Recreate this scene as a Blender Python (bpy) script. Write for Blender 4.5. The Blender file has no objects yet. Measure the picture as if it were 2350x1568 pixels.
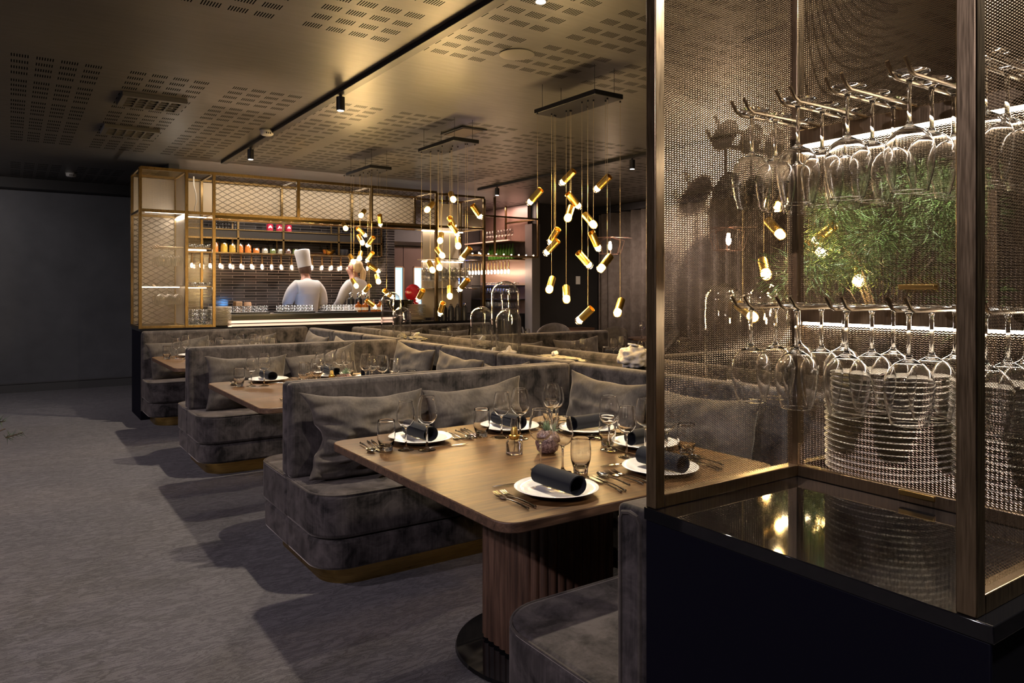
import bpy, bmesh, math, random
from mathutils import Vector, Matrix, noise as mnoise
R = random.Random(7)
SC = bpy.context.scene
COL = SC.collection
PI = math.pi
# ------------------------------------------------------------------ view geometry
F, TH, YH, CX, H = 1680.0, math.radians(34.4), 665.0, 1175.0, 1.45
FW = (math.sin(TH), math.cos(TH)); RT = (math.cos(TH), -math.sin(TH))
def ray(px):
    u = (px-CX)/F; return (FW[0]+u*RT[0], FW[1]+u*RT[1])
def atz(px, py, z):
    d = (H-z)*F/(py-YH); r = ray(px); return Vector((r[0]*d, r[1]*d, z))
def atx(px, py, a):
    r = ray(px); d = a/r[0]; return Vector((a, r[1]*d, H-(py-YH)*d/F))
def aty(px, py, b):
    r = ray(px); d = b/r[1]; return Vector((r[0]*d, b, H-(py-YH)*d/F))
# ------------------------------------------------------------------ mesh builder
class MB:
    def __init__(s): s.bm = bmesh.new(); s.uv = None
    def faces(s, vs, fs):
        V = [s.bm.verts.new(v) for v in vs]
        out = []
        for f in fs:
            try: out.append(s.bm.faces.new([V[i] for i in f]))
            except ValueError: pass
        return V, out
    def box(s, x0, x1, y0, y1, z0, z1):
        v = [(x,y,z) for z in (z0,z1) for y in (y0,y1) for x in (x0,x1)]
        s.faces(v, [(0,2,3,1),(4,5,7,6),(0,1,5,4),(2,6,7,3),(0,4,6,2),(1,3,7,5)]); return s
    def obox(s, c, ax, ay, az):
        c, ax, ay, az = map(Vector, (c, ax, ay, az))
        v = [c+ax*i+ay*j+az*k for k in (-1,1) for j in (-1,1) for i in (-1,1)]
        s.faces(v, [(0,2,3,1),(4,5,7,6),(0,1,5,4),(2,6,7,3),(0,4,6,2),(1,3,7,5)]); return s
    def tube(s, pts, r, seg=8, caps=True):
        pts = [Vector(p) for p in pts]; n = len(pts)
        rr = r if isinstance(r, (list, tuple)) else [r]*n
        rings = []; t0 = (pts[1]-pts[0]).normalized()
        nrm = t0.orthogonal().normalized()
        for i, p in enumerate(pts):
            t = (pts[min(i+1,n-1)]-pts[max(i-1,0)]).normalized()
            nrm = (nrm - t*nrm.dot(t)).normalized() if (nrm - t*nrm.dot(t)).length > 1e-6 else t.orthogonal().normalized()
            b = t.cross(nrm)
            rings.append([s.bm.verts.new(p+(nrm*math.cos(2*PI*k/seg)+b*math.sin(2*PI*k/seg))*rr[i]) for k in range(seg)])
        for i in range(n-1):
            for k in range(seg):
                s.bm.faces.new((rings[i][k], rings[i][(k+1)%seg], rings[i+1][(k+1)%seg], rings[i+1][k]))
        if caps:
            s.bm.faces.new(rings[0][::-1]); s.bm.faces.new(rings[-1])
        return s
    def lathe(s, prof, seg=24, c=(0,0,0), M=None, close=False):
        c = Vector(c); rings = []
        def T(v): return (M @ v if M else v) + c
        for r, z in prof:
            if r < 1e-6: rings.append([s.bm.verts.new(T(Vector((0,0,z))))])
            else: rings.append([s.bm.verts.new(T(Vector((r*math.cos(2*PI*k/seg), r*math.sin(2*PI*k/seg), z)))) for k in range(seg)])
        pr = list(zip(rings, rings[1:]))
        if close: pr.append((rings[-1], rings[0]))
        for A, B in pr:
            for k in range(seg):
                a0, a1 = A[k%len(A)], A[(k+1)%len(A)]; b0, b1 = B[k%len(B)], B[(k+1)%len(B)]
                f = [a0]
                for q in (a1, b1, b0):
                    if q not in f: f.append(q)
                if len(f) > 2: s.bm.faces.new(f)
        return s
    def prism(s, poly, z0, z1, M=None):
        n = len(poly)
        T = (lambda v: M @ Vector(v)) if M else (lambda v: Vector(v))
        A = [s.bm.verts.new(T((p[0],p[1],z0))) for p in poly]; B = [s.bm.verts.new(T((p[0],p[1],z1))) for p in poly]
        for i in range(n): s.bm.faces.new((A[i], A[(i+1)%n], B[(i+1)%n], B[i]))
        s.bm.faces.new(A[::-1]); s.bm.faces.new(B); return s
    def quad(s, p, u, v, su=None, sv=None):
        """flat sheet with UVs in metres"""
        p, u, v = Vector(p), Vector(u), Vector(v)
        if s.uv is None: s.uv = s.bm.loops.layers.uv.new('UVMap')
        V = [s.bm.verts.new(q) for q in (p, p+u, p+u+v, p+v)]
        f = s.bm.faces.new(V); lu, lv = u.length, v.length
        for l, c in zip(f.loops, ((0,0),(lu,0),(lu,lv),(0,lv))): l[s.uv].uv = c
        return s
    def blob(s, c, r, sub=2, sc=(1,1,1), amp=0.0, fq=3.0, seed=0):
        ret = bmesh.ops.create_icosphere(s.bm, subdivisions=sub, radius=1.0)
        for v in ret['verts']:
            n = v.co.normalized(); k = 1+amp*mnoise.noise(n*fq+Vector((seed*7.3,seed*1.7,0)))*2
            v.co = Vector((n.x*r*sc[0]*k+c[0], n.y*r*sc[1]*k+c[1], n.z*r*sc[2]*k+c[2]))
        return s
    def build(s, name, mat, parent=None, world=True, smooth=True, ang=40, bevel=0, bseg=2, sub=0, recalc=True):
        if recalc: bmesh.ops.recalc_face_normals(s.bm, faces=s.bm.faces)
        if parent is not None and world:
            Mw = wmat(parent).inverted()
            bmesh.ops.transform(s.bm, matrix=Mw, verts=s.bm.verts)
        me = bpy.data.meshes.new(name); s.bm.to_mesh(me); s.bm.free()
        if smooth:
            for p in me.polygons: p.use_smooth = True
            if ang < 180: me.set_sharp_from_angle(angle=math.radians(ang))
        o = bpy.data.objects.new(name, me); COL.objects.link(o)
        if mat: me.materials.append(mat)
        if parent is not None: o.parent = parent
        if bevel:
            m = o.modifiers.new('bevel', 'BEVEL'); m.width = bevel; m.segments = bseg; m.limit_method = 'ANGLE'; m.angle_limit = math.radians(35)
            m.harden_normals = False
        if sub:
            m = o.modifiers.new('sub', 'SUBSURF'); m.levels = sub; m.render_levels = sub
        return o
def wmat(o):
    M = o.matrix_basis.copy()
    while o.parent is not None:
        o = o.parent; M = o.matrix_basis @ M
    return M
def tag(o, label, cat, group=None, kind=None):
    if label: o['label'] = label
    if cat: o['category'] = cat
    if group: o['group'] = group
    if kind: o['kind'] = kind
    return o
def thing(name, label, cat, loc=(0,0,0), rz=0, group=None):
    o = bpy.data.objects.new(name, None); COL.objects.link(o)
    o.empty_display_size = .1; o.location = loc; o.rotation_euler = (0,0,rz)
    return tag(o, label, cat, group)
def struct(o): o['kind'] = 'structure'; return o
KIDS = {}
def dup(src, loc=None, rot=None, label=None, group=None, scale=None):
    """copy of a thing with copies of its parts and their sub-parts"""
    c = src.copy(); COL.objects.link(c)
    def rec(a, b):
        for ch in a.children:
            d = ch.copy(); COL.objects.link(d); d.parent = b; rec(ch, d)
    rec(src, c)
    if loc is not None: c.location = loc
    if rot is not None: c.rotation_euler = rot
    if scale is not None: c.scale = (scale,)*3
    if label: c['label'] = label
    if group: c['group'] = group
    return c
def rrect(x0, x1, y0, y1, r, n=8):
    P = []
    for cx, cy, a0 in ((x1-r,y1-r,0),(x0+r,y1-r,PI/2),(x0+r,y0+r,PI),(x1-r,y0+r,1.5*PI)):
        for k in range(n+1): a = a0+PI/2*k/n; P.append((cx+r*math.cos(a), cy+r*math.sin(a)))
    return P
ORD = ['first','second','third','fourth','fifth','sixth','seventh','eighth','ninth','tenth','eleventh','twelfth','thirteenth','fourteenth','fifteenth','sixteenth','seventeenth','eighteenth','nineteenth','twentieth','twenty-first','twenty-second']
# ------------------------------------------------------------------ materials
def nt(name):
    m = bpy.data.materials.new(name); m.use_nodes = True; N = m.node_tree
    b = N.nodes['Principled BSDF']; return m, N, b
def mat(name, col, rough=.5, metal=0.0, spec=.5, trans=0.0, ior=1.45, emit=None, es=0.0, coat=0.0, sheen=0.0):
    m, N, b = nt(name)
    b.inputs['Base Color'].default_value = (*col, 1); b.inputs['Roughness'].default_value = rough
    b.inputs['Metallic'].default_value = metal; b.inputs['Specular IOR Level'].default_value = spec
    b.inputs['Transmission Weight'].default_value = trans; b.inputs['IOR'].default_value = ior
    b.inputs['Coat Weight'].default_value = coat; b.inputs['Sheen Weight'].default_value = sheen
    if emit: b.inputs['Emission Color'].default_value = (*emit, 1); b.inputs['Emission Strength'].default_value = es
    return m
def nd(N, t, **kw):
    n = N.nodes.new(t)
    for k, v in kw.items():
        if k in n.inputs.keys(): n.inputs[k].default_value = v
        else: setattr(n, k, v)
    return n
def mth(N, op, a, b=None, c=None):
    n = N.nodes.new('ShaderNodeMath'); n.operation = op
    for i, x in enumerate((a, b, c)):
        if x is None: continue
        if isinstance(x, (int, float)): n.inputs[i].default_value = x
        else: N.links.new(x, n.inputs[i])
    return n.outputs[0]
def ramp(N, fac, stops):
    n = N.nodes.new('ShaderNodeValToRGB'); e = n.color_ramp.elements
    while len(e) < len(stops): e.new(.5)
    for el, (p, c) in zip(e, stops): el.position = p; el.color = (*c, 1)
    N.links.new(fac, n.inputs[0]); return n.outputs[0]
def coords(N, kind='Object', scale=(1,1,1)):
    t = N.nodes.new('ShaderNodeTexCoord'); mp = N.nodes.new('ShaderNodeMapping')
    mp.inputs['Scale'].default_value = scale; N.links.new(t.outputs[kind], mp.inputs[0]); return mp.outputs[0]
def noise(N, vec, scale=5, detail=4, rough=.55, dist=0):
    n = nd(N, 'ShaderNodeTexNoise', Scale=scale, Detail=detail, Roughness=rough, Distortion=dist); N.links.new(vec, n.inputs['Vector']); return n.outputs[0]
def bump(N, b, h, strength=.3, dist=.01):
    n = nd(N, 'ShaderNodeBump', Strength=strength, Distance=dist); N.links.new(h, n.inputs['Height']); N.links.new(n.outputs[0], b.inputs['Normal'])
def velvet(name, lo, hi, streak=False):
    m, N, b = nt(name)
    v = coords(N); n1 = noise(N, v, 8, 5, .65, .6); n2 = noise(N, coords(N, 'Object', (70,70,5)) , 1.5, 3)
    f = mth(N, 'ADD', mth(N, 'MULTIPLY', n1, .80), mth(N, 'MULTIPLY', n2, .20))
    c = ramp(N, f, [(.38, lo), (.64, hi)]); N.links.new(c, b.inputs['Base Color'])
    b.inputs['Roughness'].default_value = .8; b.inputs['Specular IOR Level'].default_value = .2
    b.inputs['Sheen Weight'].default_value = .55; b.inputs['Sheen Roughness'].default_value = .35
    b.inputs['Sheen Tint'].default_value = (.62,.55,.5,1)
    bump(N, b, noise(N, coords(N, 'Object', (260,260,40)), 1, 2), .12, .002)
    return m
def wood(name, c0, c1, c2, rough, axis='X', grain=1.0):
    m, N, b = nt(name)
    sc = {'X': (1.2,18,18), 'Y': (18,1.2,18), 'Z': (22,22,1.0)}[axis]
    n1 = noise(N, coords(N, 'Object', sc), 1.3*grain, 6, .65, 1.2)
    n2 = noise(N, coords(N, 'Object', tuple(5*s for s in sc)), 1.6, 3, .7)
    f = mth(N, 'ADD', mth(N, 'MULTIPLY', n1, .7), mth(N, 'MULTIPLY', n2, .3))
    N.links.new(ramp(N, f, [(.38, c0), (.5, c1), (.62, c2)]), b.inputs['Base Color'])
    b.inputs['Roughness'].default_value = rough; bump(N, b, f, .15, .004)
    return m
def brushed(name, col, rough, stretch=(1,1,60)):
    m, N, b = nt(name); b.inputs['Metallic'].default_value = 1
    n = noise(N, coords(N, 'Object', stretch), 8, 3)
    N.links.new(ramp(N, n, [(.3, tuple(.75*x for x in col)), (.7, tuple(min(1,1.15*x) for x in col))]), b.inputs['Base Color'])
    N.links.new(mth(N, 'ADD', mth(N, 'MULTIPLY', n, .2), rough-.1), b.inputs['Roughness']); return m
def meshsheet(name, col, lu, lv, w, rough=.35, metal=1.0, wob=0.0, alpha=1.0):
    """expanded-metal sheet: staggered diamond holes; UVs are metres"""
    m, N, b = nt(name)
    t = N.nodes.new('ShaderNodeTexCoord'); s = N.nodes.new('ShaderNodeSeparateXYZ')
    if wob:
        nz = nd(N, 'ShaderNodeTexNoise', Scale=1.6, Detail=1.0); N.links.new(t.outputs['UV'], nz.inputs['Vector'])
        vm = N.nodes.new('ShaderNodeVectorMath'); vm.operation = 'MULTIPLY_ADD'
        N.links.new(nz.outputs['Color'], vm.inputs[0]); vm.inputs[1].default_value = (wob,wob,0); N.links.new(t.outputs['UV'], vm.inputs[2])
        N.links.new(vm.outputs[0], s.inputs[0])
    else: N.links.new(t.outputs['UV'], s.inputs[0])
    def tri(o, L): return mth(N, 'ABSOLUTE', mth(N, 'SUBTRACT', mth(N, 'FRACT', mth(N, 'DIVIDE', o, L)), .5))
    sm = mth(N, 'ADD', tri(s.outputs[0], lu), tri(s.outputs[1], lv))
    d = mth(N, 'ABSOLUTE', mth(N, 'SUBTRACT', sm, .5))
    strand = mth(N, 'LESS_THAN', d, w)
    b.inputs['Base Color'].default_value = (*col,1); b.inputs['Metallic'].default_value = metal; b.inputs['Roughness'].default_value = rough
    bump(N, b, sm, .6, .004)
    N.links.new(mth(N,'MULTIPLY',strand,alpha) if alpha < 1 else strand, b.inputs['Alpha']); return m
def thin_glass(name, tint=(1,1,1), refl=1.0):
    """thin clear glass wall: straight-through with a Fresnel reflection"""
    m = bpy.data.materials.new(name); m.use_nodes = True; N = m.node_tree; N.nodes.clear()
    out = N.nodes.new('ShaderNodeOutputMaterial'); mx = N.nodes.new('ShaderNodeMixShader')
    tr = N.nodes.new('ShaderNodeBsdfTransparent'); tr.inputs[0].default_value = (*tint,1)
    gl = N.nodes.new('ShaderNodeBsdfGlossy'); gl.inputs['Roughness'].default_value = .02
    lw = N.nodes.new('ShaderNodeLayerWeight'); lw.inputs[0].default_value = .5
    f = mth(N, 'MINIMUM', mth(N, 'ADD', mth(N, 'MULTIPLY', mth(N, 'POWER', lw.outputs['Facing'], 2.6), .9*refl), .07*refl), .95)
    N.links.new(f, mx.inputs[0]); N.links.new(tr.outputs[0], mx.inputs[1]); N.links.new(gl.outputs[0], mx.inputs[2]); N.links.new(mx.outputs[0], out.inputs[0])
    return m
M_VEL = velvet('velvet_taupe', (.009,.008,.0083), (.085,.073,.071))
M_VEL2 = velvet('velvet_pillow', (.036,.031,.028), (.088,.075,.065))
M_TOP = wood('oak_top', (.030,.013,.0045), (.080,.038,.013), (.140,.072,.026), .42, 'X', 1.3)
M_TOP.node_tree.nodes['Principled BSDF'].inputs['Specular IOR Level'].default_value = .3
M_EDGE = wood('oak_edge', (.035,.018,.011), (.075,.040,.023), (.125,.068,.04), .5, 'X', 1.5)
M_WAL = wood('walnut_flute', (.035,.018,.011), (.072,.037,.022), (.12,.064,.04), .5, 'Z')
M_BRASS = brushed('brushed_brass', (.62,.42,.14), .3)
M_GOLD = mat('gold_shade', (.80,.53,.13), .30, 1)
M_BRONZE = brushed('bronze_frame', (.36,.27,.17), .32, (40,40,2))
M_STEEL = mat('polished_steel', (.55,.53,.5), .12, 1)
M_BLACK = mat('black_metal', (.012,.012,.014), .4, 0, .4)
M_GLOSSBLK = mat('black_glossy_stone', (.006,.006,.007), .045, 0, .6)
M_LAMIN = mat('black_laminate', (.002,.002,.006), .6, 0, .12)
M_PORC = mat('white_porcelain', (.78,.76,.73), .12, 0, .6)
M_NAP = mat('navy_napkin', (.006,.007,.012), .8, 0, .2, sheen=.05)
M_GLASS = mat('clear_glass', (1,1,1), .0, 0, .5, 1.0, 1.46)
M_THIN = thin_glass('thin_glass')
M_THINF = thin_glass('thin_glass_far', (.97,.97,.96), 1.25)
M_WHITE = mat('white_plastic', (.6,.58,.55), .5)
M_BULB = mat('lamp_bulb', (1,.8,.5), .4, emit=(1.0,.62,.20), es=70)
M_LED = mat('led_strip', (1,1,1), .5, emit=(1.0,.90,.78), es=19)
M_LEDW = mat('led_strip_warm', (1,.8,.7), .5, emit=(1.0,.60,.46), es=.4)
M_HEAT = mat('heat_lamp_bulb', (1,.9,.8), .4, emit=(1.0,.66,.42), es=30)
M_SPOTL = mat('spot_lens', (1,1,1), .4, emit=(1.0,.95,.88), es=12)
M_CORD = mat('brass_cord', (.45,.35,.18), .45, .6)
M_LEAF = mat('green_leaf', (.085,.15,.035), .5)
M_LEAF2 = mat('conifer_needle', (.03,.06,.02), .6)
M_MESH = meshsheet('expanded_bronze', (.40,.30,.20), .0088, .0052, .10, .32)
M_MESHF = meshsheet('expanded_bronze_far', (.42,.33,.22), .016, .009, .07, .4)
M_MOIRE = meshsheet('moire_pattern', (.07,.05,.035), .112, .064, .075, .6, .3, .07, .72)  # wide dark diamonds paint in the moire of two fine meshes
M_PERF = mat('beige_perforated_sheet', (.52,.45,.36), .5, .35)
# ------------------------------------------------------------------ room shell
def carpet():
    m, N, b = nt('carpet')
    v = coords(N)
    fine = noise(N, v, 190, 3, .75)
    wv = noise(N, coords(N, 'Object', (2.6,9,1)), 3.2, 5, .62, 1.2)
    cl = noise(N, v, .8, 2)
    lines = mth(N, 'ABSOLUTE', mth(N, 'SUBTRACT', wv, .5))
    l2 = mth(N, 'MINIMUM', mth(N, 'MULTIPLY', lines, 14), 1.0)
    f = mth(N, 'ADD', mth(N, 'MULTIPLY', fine, .59), mth(N, 'ADD', mth(N, 'MULTIPLY', l2, .24), mth(N, 'MULTIPLY', cl, .17)))
    N.links.new(ramp(N, f, [(.30, (.026,.023,.025)), (.55, (.085,.075,.081)), (.75, (.15,.135,.142))]), b.inputs['Base Color'])
    b.inputs['Roughness'].default_value = .95; b.inputs['Specular IOR Level'].default_value = .1
    b.inputs['Sheen Weight'].default_value = .2
    bump(N, b, mth(N, 'ADD', fine, mth(N, 'MULTIPLY', l2, .35)), .8, .012); return m
def ceilmat():
    m, N, b = nt('ceiling_board')
    t = N.nodes.new('ShaderNodeTexCoord'); s = N.nodes.new('ShaderNodeSeparateXYZ'); N.links.new(t.outputs['Object'], s.inputs[0])
    x, y = s.outputs[0], s.outputs[1]
    def fr(o, off, L): return mth(N, 'MULTIPLY', mth(N, 'FRACT', mth(N, 'DIVIDE', mth(N, 'SUBTRACT', o, off), L)), L)
    def gt(a, v): return mth(N, 'GREATER_THAN', a, v)
    def lt(a, v): return mth(N, 'LESS_THAN', a, v)
    def AND(*q):
        r = q[0]
        for k in q[1:]: r = mth(N, 'MULTIPLY', r, k)
        return r
    bx = fr(x, 0.0, .704); by = fr(y, 5.80, .704)
    inblk = AND(lt(bx, .545), lt(by, .585))
    cx = fr(bx, 0.0, .142); cy = fr(by, 0.0, .157)
    clus = AND(lt(cx, .105), lt(cy, .075))
    sx = fr(cx, 0.0, .0152); slot = lt(sx, .0068)
    z1 = AND(gt(y, 5.79), lt(y, 9.2)); z2 = lt(y, 4.32); z3 = gt(y, 10.6)
    by2 = fr(y, 3.60, .704)
    zone = mth(N, 'MAXIMUM', mth(N, 'MAXIMUM', z1, AND(z2, gt(x, .68))), z3)
    bandc = gt(mth(N, 'ABSOLUTE', mth(N, 'SUBTRACT', x, 2.1)), .08)
    hole = AND(inblk, clus, slot, zone, bandc)
    n = noise(N, coords(N, 'Object', (1,1,1)), 1.2, 3)
    base = ramp(N, n, [(.3, (.085,.080,.076)), (.7, (.115,.108,.10))])
    mx = N.nodes.new('ShaderNodeMix'); mx.data_type = 'RGBA'
    N.links.new(hole, mx.inputs[0]); N.links.new(base, mx.inputs[6]); mx.inputs[7].default_value = (.004,.004,.004,1)
    N.links.new(mx.outputs[2], b.inputs['Base Color'])
    N.links.new(mth(N, 'ADD', mth(N, 'MULTIPLY', noise(N, coords(N, 'Object', (2,14,1)), 2, 3), .16), .30), b.inputs['Roughness'])
    N.links.new(mth(N,'MULTIPLY',mth(N,'SUBTRACT',1.0,hole),.5), b.inputs['Specular IOR Level'])
    bump(N, b, mth(N, 'MULTIPLY', hole, -1.0), .5, .01); return m
def wallmat(name, col, rough=.6):
    m, N, b = nt(name); n = noise(N, coords(N), 3, 4)
    N.links.new(ramp(N, n, [(.3, tuple(.85*c for c in col)), (.7, tuple(1.15*c for c in col))]), b.inputs['Base Color'])
    b.inputs['Roughness'].default_value = rough; return m
M_WALL = wallmat('dark_grey_paint', (.075,.075,.082), .55)
M_WALLD = wallmat('near_black_paint', (.018,.017,.017), .5)
M_CARPET, M_CEIL = carpet(), ceilmat()
X0, X1, Y0, Y1, ZC = -4.0, 9.5, -3.2, 12.46, 3.0
struct(MB().box(X0,X1,Y0,Y1,-.1,0).build('floor', M_CARPET, smooth=False))
struct(MB().box(X0,X1,Y0,Y1,ZC,ZC+.1).build('ceiling', M_CEIL, smooth=False))
struct(MB().box(X0,X1,Y1,Y1+.1,0,ZC).build('wall_back', M_WALL, smooth=False))
struct(MB().box(X0-.1,X0,Y0,Y1,0,ZC).build('wall_left', M_WALL, smooth=False))
struct(MB().box(X1,X1+.1,Y0,Y1,0,ZC).build('wall_right', M_WALLD, smooth=False))
struct(MB().box(X0,X1,Y0-.1,Y0,0,ZC).build('wall_front', M_WALLD, smooth=False))
struct(MB().box(X0,1.72,12.44,12.46,0,.12).box(X0,1.72,12.43,12.46,.12,.135).build('baseboard_back', mat('baseboard_paint',(.07,.068,.068),.4), smooth=False))
struct(MB().box(X0,1.72,12.2,12.46,2.86,3.0).build('shade_strip_1', M_WALLD, smooth=False))  # dark strip standing in for shade along the ceiling edge
# dark wall with the light switch, beyond the booths on the right
struct(MB().box(7.80,9.2,10.55,10.75,0,ZC).build('wall_right_return', M_WALLD, smooth=False))
struct(MB().box(7.62,7.80,10.50,10.72,0,2.62).build('trim_2', mat('grey_pillar',(.16,.15,.15),.5), bevel=.006))
struct(MB().box(7.78,7.9,10.6,12.46,0,ZC).build('wall_bar', M_WALLD, smooth=False))
# kitchen tile wall
def tiles():
    m, N, b = nt('black_tiles')
    t = N.nodes.new('ShaderNodeTexCoord'); s = N.nodes.new('ShaderNodeSeparateXYZ'); c = N.nodes.new('ShaderNodeCombineXYZ')
    N.links.new(t.outputs['Object'], s.inputs[0]); N.links.new(mth(N,'ADD',s.outputs[0],s.outputs[1]), c.inputs[0]); N.links.new(s.outputs[2], c.inputs[1])
    br = N.nodes.new('ShaderNodeTexBrick'); N.links.new(c.outputs[0], br.inputs['Vector'])
    br.inputs['Color1'].default_value = (.010,.009,.009,1); br.inputs['Color2'].default_value = (.030,.026,.025,1); br.inputs['Mortar'].default_value = (.13,.105,.10,1)
    br.inputs['Scale'].default_value = 1; br.inputs['Mortar Size'].default_value = .0026; br.inputs['Brick Width'].default_value = .37; br.inputs['Row Height'].default_value = .0455
    br.inputs['Bias'].default_value = -.1; br.offset = .5
    N.links.new(br.outputs['Color'], b.inputs['Base Color']); b.inputs['Roughness'].default_value = .13
    N.links.new(mth(N,'ADD',mth(N,'MULTIPLY',br.outputs['Fac'],.6),.12), b.inputs['Roughness'])
    nz = noise(N, coords(N, 'Object', (5,5,22)), 1, 1)
    bump(N, b, mth(N,'ADD', mth(N,'MULTIPLY',br.outputs['Fac'],-.6), mth(N,'MULTIPLY',nz,.5)), .25, .006); return m
M_TILE = tiles()
struct(MB().box(1.72,5.45,12.38,12.46,.1,ZC).build('wall_kitchen', M_TILE, smooth=False))
struct(MB().box(5.45,5.62,11.9,12.46,.1,ZC).build('wall_kitchen_return', M_TILE, smooth=False))
struct(MB().box(1.6,1.72,9.8,12.46,0,ZC).build('wall_kitchen_side', M_WALLD, smooth=False))
struct(MB().box(1.72,7.5,10.45,12.38,0,.1).build('floor_kitchen', M_WALLD, smooth=False))

# ------------------------------------------------------------------ booth benches
def seat_half(parent, a0, a1, b0, b1, corner, m=M_VEL):
    """corner: list of rounded corners among 'nf','nn' ... polygon in plan"""
    r = .17
    def poly(ins):
        x0, x1, y0, y1 = a0+ins, a1-ins*.3, b0, b1
        if corner == 'front': y0 += ins; P = [(x1,y0),(x1,y1),(x0,y1)] + [(x0+r-r*math.cos(t), y0+r-r*math.sin(t)) for t in [PI/2*k/10 for k in range(11)]]
        else: y1 -= ins; P = [(x0,y0),(x1,y0),(x1,y1)] + [(x0+r-r*math.sin(t), y1-r+r*math.cos(t)) for t in [PI/2*k/10 for k in range(11)]]
        return P
    MB().prism(poly(0), .253, .47).build('seat_cushion', m, parent, bevel=.022, bseg=3)
    MB().prism(poly(.008), .10, .247).build('base', m, parent, bevel=.016)
    MB().prism(poly(.085), .0, .105).build('plinth', M_BRASS, parent)
    P = poly(.004); pts = [(p[0],p[1],.464) for p in (P[2:] if corner=='front' else P[2:])]
    if corner == 'front': pts = pts + [(a1,b0+.004,.464)]
    else: pts = pts + [(a0+.004,b0,.464)]
    MB().tube(pts, .0055, 6).build('piping', M_VEL2, parent)
def back_panel(parent, a0, a1, b0, b1, z0, z1):
    mid = (b0+b1)/2
    for y0, y1 in ((b0, mid-.002), (mid+.002, b1)):
        o = MB().box(a0, a1, y0, y1, z0, z1).build('backrest', M_VEL, parent, bevel=.026, bseg=4)
    return
def bench(name, label, a0, a1, near, far, back, zt):
    mid = (back[0]+back[1])/2
    t = thing(name, label, 'bench', ((a0+a1)/2, mid, 0), 0, 'velvet booth benches')
    if near is not None: seat_half(t, a0, a1, near, mid-.003, 'front')
    if far is not None: seat_half(t, a0, a1, mid+.003, far, 'back')
    if near is not None and far is not None: back_panel(t, a0+.0, a1, back[0], back[1], .468, zt)
    else:
        MB().box(a0, a1, back[0], back[1], .10, zt).build('backrest', M_VEL, t, bevel=.03, bseg=4)
        x = a0+.0
        MB().tube([(x,back[0]+.034,.11),(x,back[0]+.034,zt-.04),(x,back[1]-.034,zt-.04),(x,back[1]-.034,.11)], .005, 6).build('piping', M_VEL2, t)
    return t
AE = 1.19
bench('booth_bench', 'taupe velvet two-sided bench behind the first dining table from the glass rack', AE, 3.05, 3.34, 4.40, (3.765,3.915), .965)
bench('booth_bench', 'taupe velvet two-sided bench between the second and third dining tables', AE, 3.05, 5.94, 6.99, (6.39,6.54), .975)
bench('booth_bench', 'taupe velvet single bench against the kitchen display cabinet', AE, 3.05, 8.42, None, (8.93,9.015), .99)
tn = thing('booth_bench', 'taupe velvet bench with piped edges backing onto the black glass-rack counter', 'bench', (2.1,1.3,0), 0, 'velvet booth benches')
seat_half(tn, AE, 3.05, 1.30, 1.87, 'back')
MB().box(AE, 3.05, 1.205, 1.297, .10, .945).build('backrest', M_VEL, tn, bevel=.014, bseg=4)
MB().tube([(AE-.001,1.219,.11),(AE-.001,1.219,.912),(AE,1.226,.926),(AE,1.252,.931),(AE,1.276,.926),(AE-.001,1.283,.912),(AE-.001,1.283,.11)], .006, 6).build('piping', M_VEL2, tn)
# inner benches along the spine
def inner(label, b0, b1, sgn, zt, a_back, nseg=3):
    t = thing('spine_bench', label, 'bench', (a_back, (b0+b1)/2, 0), 0, 'velvet benches along the spine')
    s0, s1 = (a_back-.50, a_back) if sgn < 0 else (a_back+.11, a_back+.61)
    MB().prism(rrect(s0, s1, b0+.57, b1-.57, .02), .253, .465).build('seat_cushion', M_VEL, t, bevel=.02)
    MB().prism(rrect(s0+.01, s1, b0+.57, b1-.57, .02), .10, .247).build('base', M_VEL, t, bevel=.015)
    for k in range(nseg):
        y0, y1 = b0+(b1-b0)*k/nseg+.003, b0+(b1-b0)*(k+1)/nseg-.003
        MB().box(a_back, a_back+.11, y0, y1, .10, zt).build('backrest', M_VEL, t, bevel=.03, bseg=4)
SB = 3.07
inner('taupe velvet side bench inside the first booth from the glass rack', 1.30, 3.84, -1, .965, SB)
inner('taupe velvet side bench inside the second booth, under the fan of glasses', 3.84, 6.465, -1, .968, SB)
inner('taupe velvet side bench inside the booth by the kitchen counter', 6.465, 9.01, -1, .975, SB)
SR = 3.64
for k, (b0, b1, w) in enumerate(((1.30,3.84,'behind the white stone'), (3.84,6.465,'behind the three glass domes'), (6.465,9.01,'behind the pair of glass domes'))):
    inner('taupe velvet side bench across the black ledge, '+w, b0, b1, 1, .97, SR)
bench('booth_bench', 'taupe velvet two-sided bench across the ledge beyond the three glass domes', SR+.11, 5.75, 5.94, 6.99, (6.39,6.54), .975)
bench('booth_bench', 'taupe velvet bench across the ledge against the brass glass tower', SR+.11, 5.75, 8.42, None, (8.93,9.015), .975)
bench('booth_bench', 'taupe velvet two-sided bench across the ledge beyond the white stone', SR+.11, 5.75, 3.34, 4.40, (3.765,3.915), .965)
ld = thing('display_ledge', 'glossy black stone ledge between the two rows of booths', 'ledge', (3.41,5.1,0))
MB().box(3.185,3.635,1.21,9.02,.895,.925).build('ledge_top', M_GLOSSBLK, ld, bevel=.003)
MB().box(3.20,3.62,1.22,9.01,0,.895).build('ledge_base', M_LAMIN, ld)

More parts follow.
